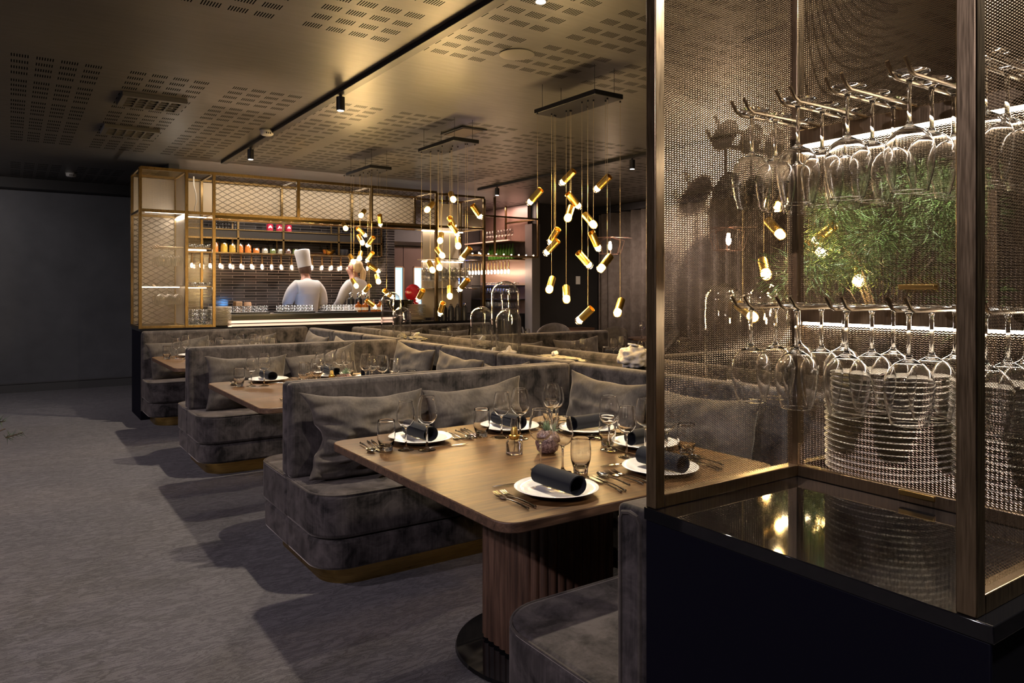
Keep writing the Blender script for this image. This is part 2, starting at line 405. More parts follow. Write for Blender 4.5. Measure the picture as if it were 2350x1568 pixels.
# ------------------------------------------------------------------ dining tables
def table(label, a0, a1, b0, b1, ca, cb):
    t = thing('dining_table', label, 'table', (ca, cb, 0), 0, 'oak dining tables in the booths')
    o = MB().prism(rrect(a0,a1,b0,b1,.075), .716, .75).build('tabletop', M_TOP, t, bevel=.004, bseg=2, ang=30)
    o.data.materials.append(M_EDGE)
    for p in o.data.polygons:
        if abs(p.normal.z) < .5: p.material_index = 1
    # fluted pedestal
    P0 = rrect(-.215,.215,-.215,.215,.085,10); L = []; pts = []
    for i in range(len(P0)):
        p, q = Vector(P0[i]), Vector(P0[(i+1)%len(P0)]); n = max(1, int((q-p).length/.006))
        for k in range(n): pts.append(p+(q-p)*k/n)
    acc = 0; out = []
    for i, p in enumerate(pts):
        q = pts[(i+1)%len(pts)]; tg = (q-pts[i-1]); nr = Vector((tg.y,-tg.x)).normalized()
        d = .013*(1-abs(math.sin(PI*acc/.041))**.55); acc += (q-p).length
        out.append((ca+p.x-nr.x*d, cb+p.y-nr.y*d))
    MB().prism(out, .03, .716).build('pedestal', M_WAL, t, ang=35)
    MB().lathe([(0,.002),(.372,.002),(.375,.006),(.37,.018),(0,.022)], 64, (ca,cb,0)).build('foot_disc', M_GLOSSBLK, t)
    return t
T1 = table('oak dining table laid for six, first from the glass rack', AE+.02, 2.52, 1.80, 3.26, 1.81, 2.39)
T2 = table('oak dining table laid for guests in the middle booth', AE+.02, 2.50, 4.36, 5.82, 1.84, 5.08)
T3 = table('oak dining table laid in the booth nearest the kitchen', AE+.01, 2.50, 7.03, 8.40, 1.84, 7.7)
T4 = table('oak dining table across the ledge beyond the three glass domes', 4.35, 5.62, 4.36, 5.82, 5.0, 5.08)
T5 = table('oak dining table across the ledge by the brass glass tower', 4.35, 5.62, 7.03, 8.40, 5.0, 7.7)

# ------------------------------------------------------------------ pillows
def pillow(label, c, w, h, yaw, lean, roll=0, th=.15, seed=0, n=26, grp='velvet scatter pillows', crease=1.0, folds=()):
    """local: x width, z height, y thickness (front = -y)"""
    mb = MB(); rr = random.Random(seed)
    V = {}
    for side in (-1, 1):
        for i in range(n+1):
            for j in range(n+1):
                u, v = -1+2*i/n, -1+2*j/n
                edge = i in (0,n) or j in (0,n)
                if side == 1 and edge: V[(1,i,j)] = V[(-1,i,j)]; continue
                x = u*(w/2)*(1-.115*(1-v*v)); z = v*(h/2)*(1-.16*(1-u*u)*(1 if v > 0 else .35))
                f = max(0,(1-abs(u)**2.6)*(1-abs(v)**2.6))**.62
                y = side*th*f*(.95 if v < .2 else .8)
                q = Vector((u*2.2+seed*3.1, v*2.2+side, seed*1.3))
                fo = mnoise.noise(Vector((u*.9+v*.7+seed*3.7, v*3.4-u*1.1+seed, side*2.0))); fo = 1-abs(fo)*3.2
                wr = mnoise.noise(q*1.3)*.030*f + crease*.017*f*max(-.6,fo)*min(1,max(.15,.55-.6*v-.25*u)) + .4*crease*.016*f*math.sin(9*(v+.35*u)+4*mnoise.noise(q*.8))*max(0,-v+.3)*(1 if side < 0 else .5)
                y += side*wr
                if side < 0:
                    for (ax,ay,bx,by,A,wd) in folds:
                        px, py = u-ax, v-ay; lx, ly = bx-ax, by-ay; L2 = lx*lx+ly*ly; tt = max(0,min(1,(px*lx+py*ly)/L2)); dd = math.hypot(px-lx*tt, py-ly*tt)/wd
                        y += A*f**.5*math.exp(-dd*dd)*(1-.5*tt)
                if folds: x -= .05*max(0,-u-.6)/.4*max(0,v-.55)/.45; x += .048*max(0,-u-.5)/.5*max(0,1-((v+.05)/.35)**2)
                x += .012*mnoise.noise(q+Vector((5,0,0))); z += .014*mnoise.noise(q*1.2+Vector((0,9,0)))
                V[(side,i,j)] = mb.bm.verts.new((x,y,z))
    for side in (-1,1):
        for i in range(n):
            for j in range(n):
                f = [V[(side,i,j)],V[(side,i+1,j)],V[(side,i+1,j+1)],V[(side,i,j+1)]]
                try: mb.bm.faces.new(f if side < 0 else f[::-1])
                except ValueError: pass
    t = mb.build('scatter_pillow', M_VEL2, None, ang=180, sub=1)
    t.location = c; t.rotation_euler = (Matrix.Rotation(yaw,3,'Z') @ Matrix.Rotation(lean,3,'X') @ Matrix.Rotation(roll,3,'Y')).to_euler()
    tag(t, label, 'pillow', grp); return t
LN = -.17
FOLD = [(-.95,-.05,.25,-.22,.065,.06),(-.98,-.12,.35,-.36,-.070,.055),(-.9,-.45,.5,-.55,.065,.055),(-.92,-.52,.6,-.70,-.065,.05),(-.8,-.85,.4,-.82,.045,.06),(-.95,.35,-.3,.05,.05,.08),(-.9,.62,-.55,.75,.04,.07),(-.3,-.3,.7,-.1,.03,.07),(.2,-.5,.9,-.85,-.03,.08)]
pillow('large crumpled taupe pillow at the aisle end of the first booth', (1.575,3.655,.685), .68,.46, 0.03, LN, .05, .115, 1, 34, crease=3.0, folds=FOLD)
pillow('taupe pillow against the first booth backrest behind the navy napkins', (2.27,3.665,.685), .70,.45, 0.0, LN, -.07, .105, 2, 30, crease=2.0)
pillow('smooth taupe pillow on the side bench facing the first dining table', (2.95,3.33,.705), .74,.46, -PI/2, LN, .03, .10, 3, 30, crease=.4)
pillow('taupe pillow on the side bench seen through the bronze mesh', (2.95,2.58,.70), .74,.45, -PI/2, LN, -.02, .10, 4, crease=.4)
pillow('dark taupe pillow at the aisle end of the middle booth', (1.63,6.285,.685), .70,.46, 0.02, LN, .02, .11, 5)
pillow('taupe pillow with one raised corner behind the middle table glasses', (2.30,6.29,.70), .68,.46, 0, LN, -.16, .10, 6)
pillow('pale-lit taupe pillow in the corner of the middle booth side bench', (2.95,5.90,.735), .78,.46, -PI/2, LN, .05, .11, 7, crease=.3)
pillow('taupe pillow with pleated creases halfway along the middle side bench', (2.95,5.10,.71), .74,.46, -PI/2, LN, .04, .10, 8)
pillow('taupe pillow at the end of the middle side bench showing one corner', (2.95,4.42,.70), .60,.46, -PI/2, LN, -.10, .10, 9)
pillow('slumped taupe pillow at the aisle end of the kitchen booth', (1.56,8.82,.685), .70,.46, 0.02, LN, -.10, .10, 10, 18)
pillow('taupe pillow behind the glasses of the kitchen booth table', (2.33,8.83,.69), .70,.46, 0, LN, -.10, .10, 11, 18)
pillow('taupe pillow in the corner of the kitchen booth side bench', (2.95,8.40,.72), .76,.46, -PI/2, LN, .06, .10, 12, 18)
pillow('low taupe pillow beside the corner pillow of the kitchen booth', (2.95,7.50,.71), .74,.46, -PI/2, LN, .03, .10, 13, 18)
pillow('dark pillow on the bench across the ledge behind the two glass domes', (4.30,8.83,.70), .68,.46, 0, LN, -.08, .10, 14, 18)
pillow('dark pillow on the bench across the ledge behind the tall glass dome', (5.0,8.83,.69), .68,.46, 0, LN, .04, .10, 15, 18)
pillow('dark pillow across the ledge against the two-sided bench', (4.4,6.29,.70), .68,.46, 0, LN, .05, .10, 16, 18)
pillow('dark pillow further along the two-sided bench across the ledge', (5.2,6.29,.70), .68,.46, 0, LN, -.03, .10, 17, 18)
# ------------------------------------------------------------------ tableware prototypes (moved into place by first use)
USED = set()
def wine_mb(h, Rb, rr, stem, seg, rb=None):
    """stemmed glass, foot at z=0"""
    rb = rb or Rb*.86; t = .0011
    zb = h*stem; hb = h-zb
    out = [(0,0),(rb*.98,0),(rb,.0012),(rb*.9,.0028),(rb*.4,.006),(.0075,.012),(.0042,.022),(.0038,zb*.55),(.0042,zb*.9),(.0075,zb)]
    e = rr/Rb; prof = [(.30,.030),(.58,.085),(.80,.17),(.94,.28),(1.0,.40),(.985,.52),(.94,.65),(.87,.78),(e+(.87-e)*.45,.90),(e+.004,.985),(e,.995)]
    o2 = [(Rb*a, zb+hb*b) for a, b in prof]
    inn = [(max(0,r-t), z+ (t*1.2 if i < 3 else 0)) for i, (r, z) in enumerate(o2)][::-1]
    top = [(o2[-1][0]-t*.35, h), (o2[-1][0]-t*.7, h)]
    return MB().lathe(out+o2+top+inn+[(0, zb+.006)], seg)
def tumbler_mb(h, rb, rm, rt, seg):
    o = [(0,0),(rb*.93,0),(rb,.004),(rb*1.02,h*.12),(rm*.97,h*.38),(rm,h*.55),(rm*.99,h*.75),(rt+(rm-rt)*.3,h*.93),(rt,h*.995)]
    i = [(rt-.0004,h),(rt-.0009,h),(rt-.0013,h*.995),(rt+(rm-rt)*.3-.0013,h*.93),(rm*.99-.0013,h*.75),(rm-.0014,h*.55),(rm*.97-.0015,h*.38),(rb*.9,h*.17),(rb*.55,h*.13),(0,h*.12)]
    return MB().lathe(o+i, seg)
PROTO = {}
def proto(key, o, ang=60):
    PROTO[key] = o; return o
def place(key, loc, label, group, rz=0, rx=0, scale=None, cat=None):
    o = PROTO[key]
    if key in USED: o = dup(o)
    USED.add(key)
    o.location = loc; o.rotation_euler = (rx, 0, rz)
    if scale: o.scale = (scale,)*3
    o['label'] = label
    if group: o['group'] = group
    elif 'group' in o: del o['group']
    if cat: o['category'] = cat
    return o
def mk(key, name, cat, mb, m, **kw):
    o = mb.build(name, m, None, **kw); o['category'] = cat; PROTO[key] = o; return o
mk('wineL', 'wine_glass', 'wine glass', wine_mb(.236,.0455,.032,.46,36), M_GLASS, ang=180)
mk('wineS', 'wine_glass', 'wine glass', wine_mb(.212,.0405,.030,.47,36), M_GLASS, ang=180)
mk('tumb', 'water_tumbler', 'tumbler', tumbler_mb(.132,.028,.0395,.036,36), M_GLASS, ang=50)
mk('wineLf', 'wine_glass', 'wine glass', wine_mb(.236,.0455,.032,.46,16), M_GLASS, ang=180)
mk('wineSf', 'wine_glass', 'wine glass', wine_mb(.212,.0405,.030,.47,16), M_GLASS, ang=180)
mk('tumbf', 'water_tumbler', 'tumbler', tumbler_mb(.132,.028,.0395,.036,16), M_GLASS, ang=50)
def plate_mb(R, seg=64):
    return MB().lathe([(0,0),(R*.55,0),(R*.6,.004),(R*.70,.009),(R*.98,.0225),(R,.0245),(R*.985,.0262),(R*.72,.0135),(R*.64,.008),(0,.007)], seg)
mk('plate', 'dinner_plate', 'plate', plate_mb(.146), M_PORC, ang=60)
mk('platef', 'dinner_plate', 'plate', plate_mb(.146, 28), M_PORC, ang=60)
def napkin_mb(n=40):
    mb = MB(); L = .208; prof = []
    for k in range(n+1):
        t = k/n; a = 2*PI*1.45*t + .6; r = .0368 - .0045*t
        prof.append((r*math.cos(a)*1.08, r*math.sin(a)*.93))
    th = .0022; rows = []
    ins = [(p[0]*(1-th/.040), p[1]*(1-th/.040)) for p in prof]
    loop = prof+ins[::-1]
    A = [mb.bm.verts.new((p[0],-L/2,p[1]+.0345)) for p in loop]; B = [mb.bm.verts.new((p[0],L/2,p[1]+.0345)) for p in loop]
    m = len(loop)
    for i in range(m): mb.bm.faces.new((A[i],A[(i+1)%m],B[(i+1)%m],B[i]))
    for i in range(n):
        for Q in (A, B): mb.bm.faces.new((Q[i],Q[i+1],Q[m-2-i],Q[m-1-i]))
    return mb
mk('nap', 'rolled_napkin', 'napkin', napkin_mb(), M_NAP, ang=50)
def handle(mb, y0, y1, z=.004):
    n = 10; pts = []; rs = []
    for k in range(n+1):
        t = k/n; pts.append((0, y0+(y1-y0)*t, z+.0035*math.sin(PI*t))); rs.append(.0019+.0024*t**1.5)
    rs[-1] = .0030; mb.tube(pts, rs, 8)
    mb.blob((0,y1-.001,z+.001), .0052, 1); mb.blob((0,y0+(y1-y0)*.75,z+.0025), .0048, 1)
    return mb
def fork_mb():
    mb = MB()
    for x in (-.0085,-.0028,.0028,.0085):
        mb.tube([(x,.045,.004),(x*1.02,.060,.0035),(x*1.04,.080,.0065),(x*1.02,.097,.0125)], [.0016,.0016,.0015,.0007], 6)
    mb.prism([(-.0105,.050),(.0105,.050),(.0085,.034),(.003,.024),(-.003,.024),(-.0085,.034)], .003, .0052)
    handle(mb, .028, -.105); return mb
def knife_mb():
    mb = MB(); mb.prism([(-.007,.105),(.001,.110),(.0075,.085),(.0085,.02),(.003,.005),(-.004,.005),(-.0075,.02)][::-1], .0045, .006)
    handle(mb, .012, -.115); return mb
def spoon_mb():
    mb = MB(); n = 10; m = 16; rings = []
    for i in range(n+1):
        t = i/n; y = .032+.068*t; w = .0215*math.sin(PI*min(1,max(.0,t))**.85)**.7 if 0 < t < 1 else .0015
        rings.append([mb.bm.verts.new((w*math.cos(PI+PI*k/m), y, .012-.0105*abs(math.sin(PI*k/m))*math.sin(PI*max(.05,min(.95,t))))) for k in range(m+1)])
    for i in range(n):
        for k in range(m): mb.bm.faces.new((rings[i][k],rings[i][k+1],rings[i+1][k+1],rings[i+1][k]))
    handle(mb, .034, -.10, .008); return mb
mk('fork', 'fork', 'fork', fork_mb(), M_STEEL); mk('knife', 'table_knife', 'knife', knife_mb(), M_STEEL)
o = mk('spoon', 'spoon', 'spoon', spoon_mb(), M_STEEL); md = o.modifiers.new('th','SOLIDIFY'); md.thickness = .0012
TZ = .7502
def at(cx, cy, th, x, y): return (cx+x*math.cos(th)-y*math.sin(th), cy+x*math.sin(th)+y*math.cos(th), TZ)
def setting(cx, cy, th, where, tbl, pos=None, far=False, cut=True):
    """a place setting; th rotates a diner who looks along +y"""
    P = dict(wb=(.105,.235), ws=(.155,.165), tb=(.215,.12), nap=(0,.0)); P.update(pos or {})
    sf = 'f' if far else ''; g = ', '+tbl
    place('plate'+sf, (cx,cy,TZ), 'white dinner plate '+where+g, 'dinner plates', th)
    place('nap', (cx+(-math.sin(th))*-.01, cy+math.cos(th)*-.01, TZ+.0145), 'rolled navy napkin '+where+g, 'rolled napkins', th+.03)
    if P['wb']: place('wineL'+sf, at(cx,cy,th,*P['wb']), 'larger empty wine glass '+where+g, 'wine glasses on the tables', th)
    if P['ws']: place('wineS'+sf, at(cx,cy,th,*P['ws']), 'smaller empty wine glass '+where+g, 'wine glasses on the tables', th)
    if P['tb']: place('tumb'+sf, at(cx,cy,th,*P['tb']), 'water tumbler '+where+g, 'tumblers on the tables', th)
    if cut:
        for q, (x, dr) in enumerate(((-.190,-.02),(-.160,-.03))):
            place('fork', at(cx,cy,th,x,.005), ('outer ','inner ')[q]+'fork '+where+g, 'cutlery', th+dr)
        for q, (x, dr) in enumerate(((.205,-.17),(.228,-.19))):
            place('knife', at(cx,cy,th,x,-.01), ('inner ','outer ')[q]+'knife '+where+g, 'cutlery', th+dr)
        place('spoon', at(cx,cy,th,.268,.01), 'dessert spoon '+where+g, 'cutlery', th-.12)
        place('knife', at(cx,cy,th,-.055,.168), 'butter knife '+where+g, 'cutlery', th+1.45, scale=.85)
t1 = 'first table'
setting(1.557, 3.02, PI, 'before the large crumpled pillow', t1, dict(wb=(.058,.174), ws=(.134,.122), tb=(.208,.081)))
setting(2.055, 3.025, PI, 'behind the oil lamp', t1, dict(wb=(.081,.209), ws=(.136,.135), tb=(.203,.064)))
setting(2.345, 2.77, PI/2, 'at the side bench in the far corner', t1, dict(wb=(.105,.139), ws=(.151,.075), tb=(.245,.034)))
setting(2.335, 2.36, PI/2, 'at the side bench by the glass rack', t1, dict(wb=(.037,.18), ws=(-.11,.215), tb=(.115,.12)))
setting(2.06, 2.00, 0, 'half behind the bronze mesh', t1, dict(wb=(.183,.265), ws=(.235,.19), tb=(.30,.14)))
setting(1.549, 1.992, 0, 'at the near bench with its roll pointing out', t1, dict(wb=(.151,.295), ws=(.197,.214), tb=(.254,.175)))
t2 = 'middle table'
setting(1.62, 5.65, PI, 'before the aisle-end pillow', t2, dict(wb=(.10,.24), ws=(.18,.20), tb=(.255,.16)), True)
setting(2.12, 5.65, PI, 'by the raised-corner pillow', t2, None, True)
setting(2.35, 5.35, PI/2, 'at the side bench beyond the succulent', t2, None, True)
setting(2.35, 4.85, PI/2, 'at the side bench this side of the succulent', t2, None, True)
setting(2.12, 4.55, 0, 'hidden by the velvet backrest', t2, dict(wb=(.05,.24), ws=(.12,.19)), True)
setting(1.60, 4.55, 0, 'with the forks beside the velvet backrest', t2, dict(wb=(.10,.26), ws=(.02,.28)), True)
t3 = 'kitchen-side table'
setting(1.58, 8.22, PI, 'before the slumped pillow', t3, dict(wb=(.12,.24), ws=(.20,.20), tb=(.28,.16)), True)
setting(2.10, 8.22, PI, 'at the bench by the kitchen', t3, None, True)
setting(2.33, 7.75, PI/2, 'at the side bench', t3, None, True)
setting(2.05, 7.22, 0, 'hidden by the middle backrest', t3, dict(wb=(.05,.24), ws=(.12,.19)), True)
setting(1.55, 7.22, 0, 'beside its table corner', t3, dict(wb=(.12,.25), ws=(.04,.27)), True)
t4 = 'table across the ledge'
for x, y, th, w in ((4.62,5.62,PI,'furthest from the ledge stone'),(5.12,5.62,PI,'along the two-sided bench'),(4.62,4.58,0,'at the bench nearer the stone'),(5.12,4.58,0,'at the bench toward the curtain')):
    setting(x, y, th, w, t4, None, True, False)
t5 = 'table by the glass tower'
for x, y, th, w in ((4.62,8.2,PI,'beside the dark pillows'),(5.15,8.2,PI,'beneath the brass tower'),(4.62,7.25,0,'behind the tall glass dome'),(5.15,7.25,0,'nearer the grey pillar')):
    setting(x, y, th, w, t5, None, True, False)
# ---- centre pieces
def succ_pot(label, loc, s=1.0, col=(.075,.04,.035)):
    t = thing('potted_succulent', label, 'plant', loc, 0, 'succulents on the tables')
    m, N, b = nt('speckled_clay'); n = noise(N, coords(N), 120, 2, .7)
    N.links.new(ramp(N, n, [(.42, col), (.60, (.30,.20,.17))]), b.inputs['Base Color']); b.inputs['Roughness'].default_value = .35
    x, y, z = loc
    MB().lathe([(0,0),(.026*s,0),(.042*s,.014*s),(.050*s,.042*s),(.045*s,.070*s),(.030*s,.090*s),(.026*s,.093*s),(.023*s,.088*s),(.02*s,.07*s),(0,.07*s)], 28, loc).build('pot', m, t, ang=60)
    mb = MB(); rr = random.Random(int(x*100))
    for k in range(34):
        a, e = rr.uniform(0,2*PI), rr.uniform(.15,1.45); L = rr.uniform(.03,.052)*s
        d = Vector((math.cos(a)*math.cos(e), math.sin(a)*math.cos(e), math.sin(e))); p = Vector((x,y,z+.085*s))
        mb.tube([p, p+d*L*.5, p+d*L+Vector((0,0,.004))], [.0022*s,.004*s,.0008*s], 5)
    mb.build('succulent', mat('succulent_green',(.22,.30,.17),.5), t)
    return t
def oil_lamp(label, loc):
    t = thing('oil_lamp', label, 'oil lamp', loc, 0, 'oil lamps on the tables'); x, y, z = loc
    MB().lathe([(0,0),(.034,0),(.036,.004),(.036,.046),(.030,.056),(.016,.062),(.0148,.062),(.028,.055),(.0345,.046),(.0345,.006),(0,.005)], 28, loc).build('jar', M_GLASS, t, ang=50)
    MB().lathe([(0,.061),(.018,.061),(.022,.068),(.022,.078),(.016,.082),(.014,.10),(.010,.112),(0,.113)], 20, loc).build('burner', M_GOLD, t, ang=30)
    MB().lathe([(.0155,.082),(.017,.10),(.0165,.125),(.014,.15),(.013,.15),(.0155,.125),(.016,.10),(.0145,.082)], 20, loc, close=True).build('chimney', M_THIN, t)
    MB().tube([(x+.02,y-.012,z+.07),(x+.030,y-.02,z+.068)], .0075, 12).build('wick_knob', M_STEEL, t)
    MB().tube([(x,y,z+.062),(x+.003,y,z+.035),(x-.002,y,z+.012)], .0018, 6).build('wick', mat('cotton_wick',(.12,.09,.06),.9), t)
succ_pot('succulent in a speckled brown round pot on the first table', (1.895,2.50,TZ), 1.05)
oil_lamp('small clear oil lamp with brass burner on the first table', (1.775,2.575,TZ))
succ_pot('succulent in a pinkish round pot on the middle table', (2.0,5.05,TZ), 1.0, (.28,.13,.10))
oil_lamp('small clear oil lamp with brass burner on the middle table', (1.92,5.12,TZ))
succ_pot('succulent in a round pot on the kitchen-side table', (1.86,7.70,TZ), .95, (.25,.13,.11))
oil_lamp('small clear oil lamp with brass burner on the kitchen-side table', (1.97,7.72,TZ))
# ------------------------------------------------------------------ pendant clusters
def crop(p): return (780+p[0]/3.2639, 360+p[1]/3.2639)
CL = [
 ((3.27,3.53,3.78,4.48), 'cluster of tilted gold pendants above the white stone', [
  (1505,250,1415,345,1),(1750,110,1660,195,1),(2015,150,1920,245,1),(1705,280,1800,375,1),(1735,375,1700,475,0),(1840,430,1900,525,0),(1630,545,1575,640,1),(1630,630,1540,725,1),
  (1880,570,1945,690,1),(1785,720,1880,820,1),(2030,745,1940,850,0),(1595,910,1562,1005,0),(1697,975,1693,1080,0),(1885,1135,1785,1240,1),(2115,1075,2065,1180,0)]),
 ((3.25,3.52,5.67,6.36), 'cluster of tilted gold pendants above the three glass domes', [
  (690,345,655,410,0),(828,270,857,333,0),(995,365,1055,455,1),(825,460,855,520,1),(830,505,880,580,1),(757,575,755,640,0),(880,610,892,680,0),(725,690,777,750,0),(975,685,905,770,1),
  (665,790,703,858,0),(725,770,755,840,0),(960,920,890,1000,1),(820,975,828,1055,0),(625,1000,578,1075,1),(775,1095,745,1180,1)]),
 ((3.23,3.49,7.46,8.15), 'cluster of tilted gold pendants nearest the kitchen counter', [
  (178,400,165,450,0),(303,440,297,510,1),(20,500,57,545,0),(135,535,187,590,1),(135,590,180,655,0),(255,605,200,665,1),(150,715,155,770,0),(70,740,113,795,0),(250,720,195,780,1),
  (220,810,288,860,1),(270,890,300,942,0),(90,920,135,975,0),(225,965,170,1020,1),(335,1000,390,1055,1),(205,1075,260,1130,1)])]
ZP = 2.78; PL = []
def pendant(ci, rect, label, lamps):
    x0, x1, y0, y1 = rect; rr = random.Random(20+ci)
    t = thing('pendant_cluster', label, 'pendant light', ((x0+x1)/2,(y0+y1)/2,ZP), 0, 'gold pendant clusters')
    MB().box(x0,x1,y0,y1,ZP,ZP+.035).build('canopy', M_BLACK, t, bevel=.004)
    for cx in (x0+.04, x1-.04):
        for cy in (y0+.05, y1-.05): MB().tube([(cx,cy,ZP+.03),(cx,cy,ZC)], .0018, 5).build('suspension_wire', M_BLACK, t)
    for l in lamps:
        if ci < 3:
            (tx, ty), (bx, by) = crop(l[:2]), crop(l[2:4])
        else: tx, ty, bx, by = l[:4]
        away = l[4] if len(l) == 5 else l[4]
        mx, my = (tx*.62+bx*.38), (ty*.62+by*.38)
        c = None
        for k in range(200):
            a = rr.uniform(x0+.03, x1-.03); q = atx(mx, my, a)
            if y0+.03 < q.y < y1-.03: c = q; break
        if c is None:
            a = (x0+x1)/2; q = atx(mx, my, a); c = atx(mx, my, a)
            if q.y < y0: c = aty(mx, my, y0+.04)
            if q.y > y1: c = aty(mx, my, y1-.04)
            c = Vector(c)
        d = c.x*FW[0]+c.y*FW[1]; L = .150
        dx, dz = (bx-tx)*d/F, -(by-ty)*d/F; l2 = math.hypot(dx, dz)
        if l2 > L*.99: k = L*.99/l2; dx *= k; dz *= k; l2 = L*.99
        dep = math.sqrt(max(0, L*L-l2*l2))*(1 if away else -1)
        v = Vector((RT[0]*dx+FW[0]*dep, RT[1]*dx+FW[1]*dep, dz)).normalized()
        top = c - v*L*.38; Mr = v.to_track_quat('Z','Y').to_matrix()
        r = .0265
        # open-ended brushed tube
        lamp = MB().lathe([(r-.0015,.001),(r,0),(r,.112),(r-.001,.113),(r-.003,.112),(r-.003,.010),(r-.0035,.008),(r-.0035,.002)], 24, top, Mr, close=True).lathe([(0,.03),(r-.003,.03)], 24, top, Mr).build('lamp_shade', M_GOLD, t, ang=40)
        MB().lathe([(0,.095),(r*.72,.095),(r*.80,.118),(r*.80,.136),(r*.55,.146),(0,.149)], 16, top, Mr).build('bulb', M_BULB, lamp, ang=50)
        MB().lathe([(r*.96,.113),(r*1.10,.126),(r*1.12,.140),(r*.95,.153),(r*.55,.158),(0,.1595)], 20, top, Mr).build('bulb_glass', M_THIN, lamp, ang=180)
        PL.append(top+v*.185)
        cp = c - v*.015
        MB().tube([(cp.x,cp.y,cp.z),(cp.x,cp.y,ZP)], .0012, 5).build('cord', M_CORD, t)
        MB().tube([(cp.x,cp.y,ZP-.012),(cp.x,cp.y,ZP)], .006, 8).build('cord_grip', M_BLACK, t)
for i, (rc, lb, lm) in enumerate(CL): pendant(i, rc, lb, lm)
# the cluster half hidden by the bronze mesh
pendant(3, (3.27,3.53,1.86,2.56), 'cluster of tilted gold pendants seen through the bronze mesh', [
  (1768,505,1785,545,0),(1757,598,1748,635,0),(1700,700,1722,730,0),(1850,555,1878,585,0),(1905,520,1880,555,1),(1985,610,1955,650,0),(1805,455,1775,480,0)])
# ------------------------------------------------------------------ ceiling fixtures
def track(label, x, y0, y1, spots):
    t = thing('lighting_track', label, 'lighting track', (x,(y0+y1)/2,ZC), 0, 'ceiling tracks')
    MB().box(x-.034,x+.034,y0,y1,ZC-.034,ZC-.001).build('track_body', M_BLACK, t, bevel=.003)
    MB().box(x+.05,x+.058,y0,y1-.4,ZC-.006,ZC-.001).build('edge_groove', M_BLACK, t)
    for k, y in enumerate(spots):
        s = MB().tube([(x,y,ZC-.05),(x,y,ZC-.155)], .033, 20).tube([(x,y,ZC-.034),(x,y,ZC-.06)], .012, 10).build('spot_head', M_BLACK, t, ang=40)
        MB().lathe([(0,0),(.024,0)], 20, (x,y,ZC-.1565)).build('spot_lens', M_SPOTL, s, recalc=False)
track('long black ceiling track over the dining tables carrying small spotlights', 2.12, -3.0, 9.25, [2.85,5.46,8.05])
track('black ceiling track beyond the pendants carrying small spotlights', 5.93, 1.0, 9.55, [6.2,9.05])
def grid_vent(label, x0, x1, y0, y1):
    t = thing('ceiling_vent', label, 'vent', ((x0+x1)/2,(y0+y1)/2,ZC), 0, 'ceiling vents')
    z = ZC-.035
    fr = MB()
    fr.box(x0,x1,y0,y0+.05,z,ZC-.002).box(x0,x1,y1-.05,y1,z,ZC-.002).box(x0,x0+.04,y0+.05,y1-.05,z,ZC-.002).box(x1-.04,x1,y0+.05,y1-.05,z,ZC-.002)
    nx, ny = 5, 4
    for k in range(1, nx): X = x0+.04+(x1-x0-.08)*k/nx; fr.box(X-.008,X+.008,y0+.05,y1-.05,z,ZC-.002)
    for k in range(1, ny): Y = y0+.05+(y1-y0-.1)*k/ny; fr.box(x0+.04,x1-.04,Y-.006,Y+.006,z,ZC-.002)
    fr.build('vent_frame', mat('vent_grey',(.10,.095,.09),.45), t, smooth=False)
    MB().box(x0+.04,x1-.04,y0+.05,y1-.05,ZC-.012,ZC-.002).build('vent_back', M_BLACK, t, smooth=False)
    for k in range(nx):
        for j in range(ny):
            X = x0+.04+(x1-x0-.08)*(k+.5)/nx; Y = y0+.05+(y1-y0-.1)*(j+.5)/ny
            MB().blob((X,Y,ZC-.02), .026, 2, (1.1,.8,.35)).build('vent_nozzle', M_STEEL if (k+j)%3==0 else M_BLACK, t)
grid_vent('dark ceiling vent with round nozzles beside the dining track', .72, 1.19, 6.42, 6.84)
grid_vent('second dark ceiling vent with nozzles, closer to the far wall', .72, 1.19, 7.76, 8.18)
t = thing('ceiling_hatch', 'flat square ceiling hatch beyond the middle pendant cluster', 'hatch', (3.65,6.2,ZC))
MB().box(3.52,3.80,5.97,6.40,ZC-.012,ZC-.001).build('hatch_frame', M_BLACK, t, bevel=.003)
MB().box(3.55,3.77,6.00,6.37,ZC-.016,ZC-.004).build('hatch_panel', mat('hatch_brown',(.10,.08,.065),.5), t)
def smoke(label, x, y):
    t = thing('smoke_detector', label, 'smoke detector', (x,y,ZC), 0, 'smoke detectors')
    MB().lathe([(0,-.055),(.045,-.055),(.058,-.045),(.062,-.02),(.062,-.012)], 28, (x,y,ZC)).build('detector_body', M_WHITE, t, ang=50)
    MB().lathe([(.062,-.012),(.068,-.012),(.068,-.001),(0,-.001)], 28, (x,y,ZC)).build('detector_base', mat('grey_plastic',(.25,.24,.22),.5), t)
    for k in (-1,0,1): MB().box(x-.004+k*.018,x+.004+k*.018,y-.0605,y-.052,ZC-.046,ZC-.03).build('detector_slot', M_BLACK, t)
smoke('round white smoke detector beside the dining track', 2.05, 7.2)
smoke('round white smoke detector near the far dark wall', .66, 11.3)
t = thing('ceiling_speaker', 'round flush speaker grille in the ceiling above the first pendants', 'speaker', tuple(atz(1186,124,ZC)))
MB().lathe([(0,-.010),(.10,-.010),(.115,-.006),(.118,-.001)], 36, tuple(atz(1186,124,ZC))).build('speaker_grille', mat('grille_grey',(.12,.11,.10),.5), t)
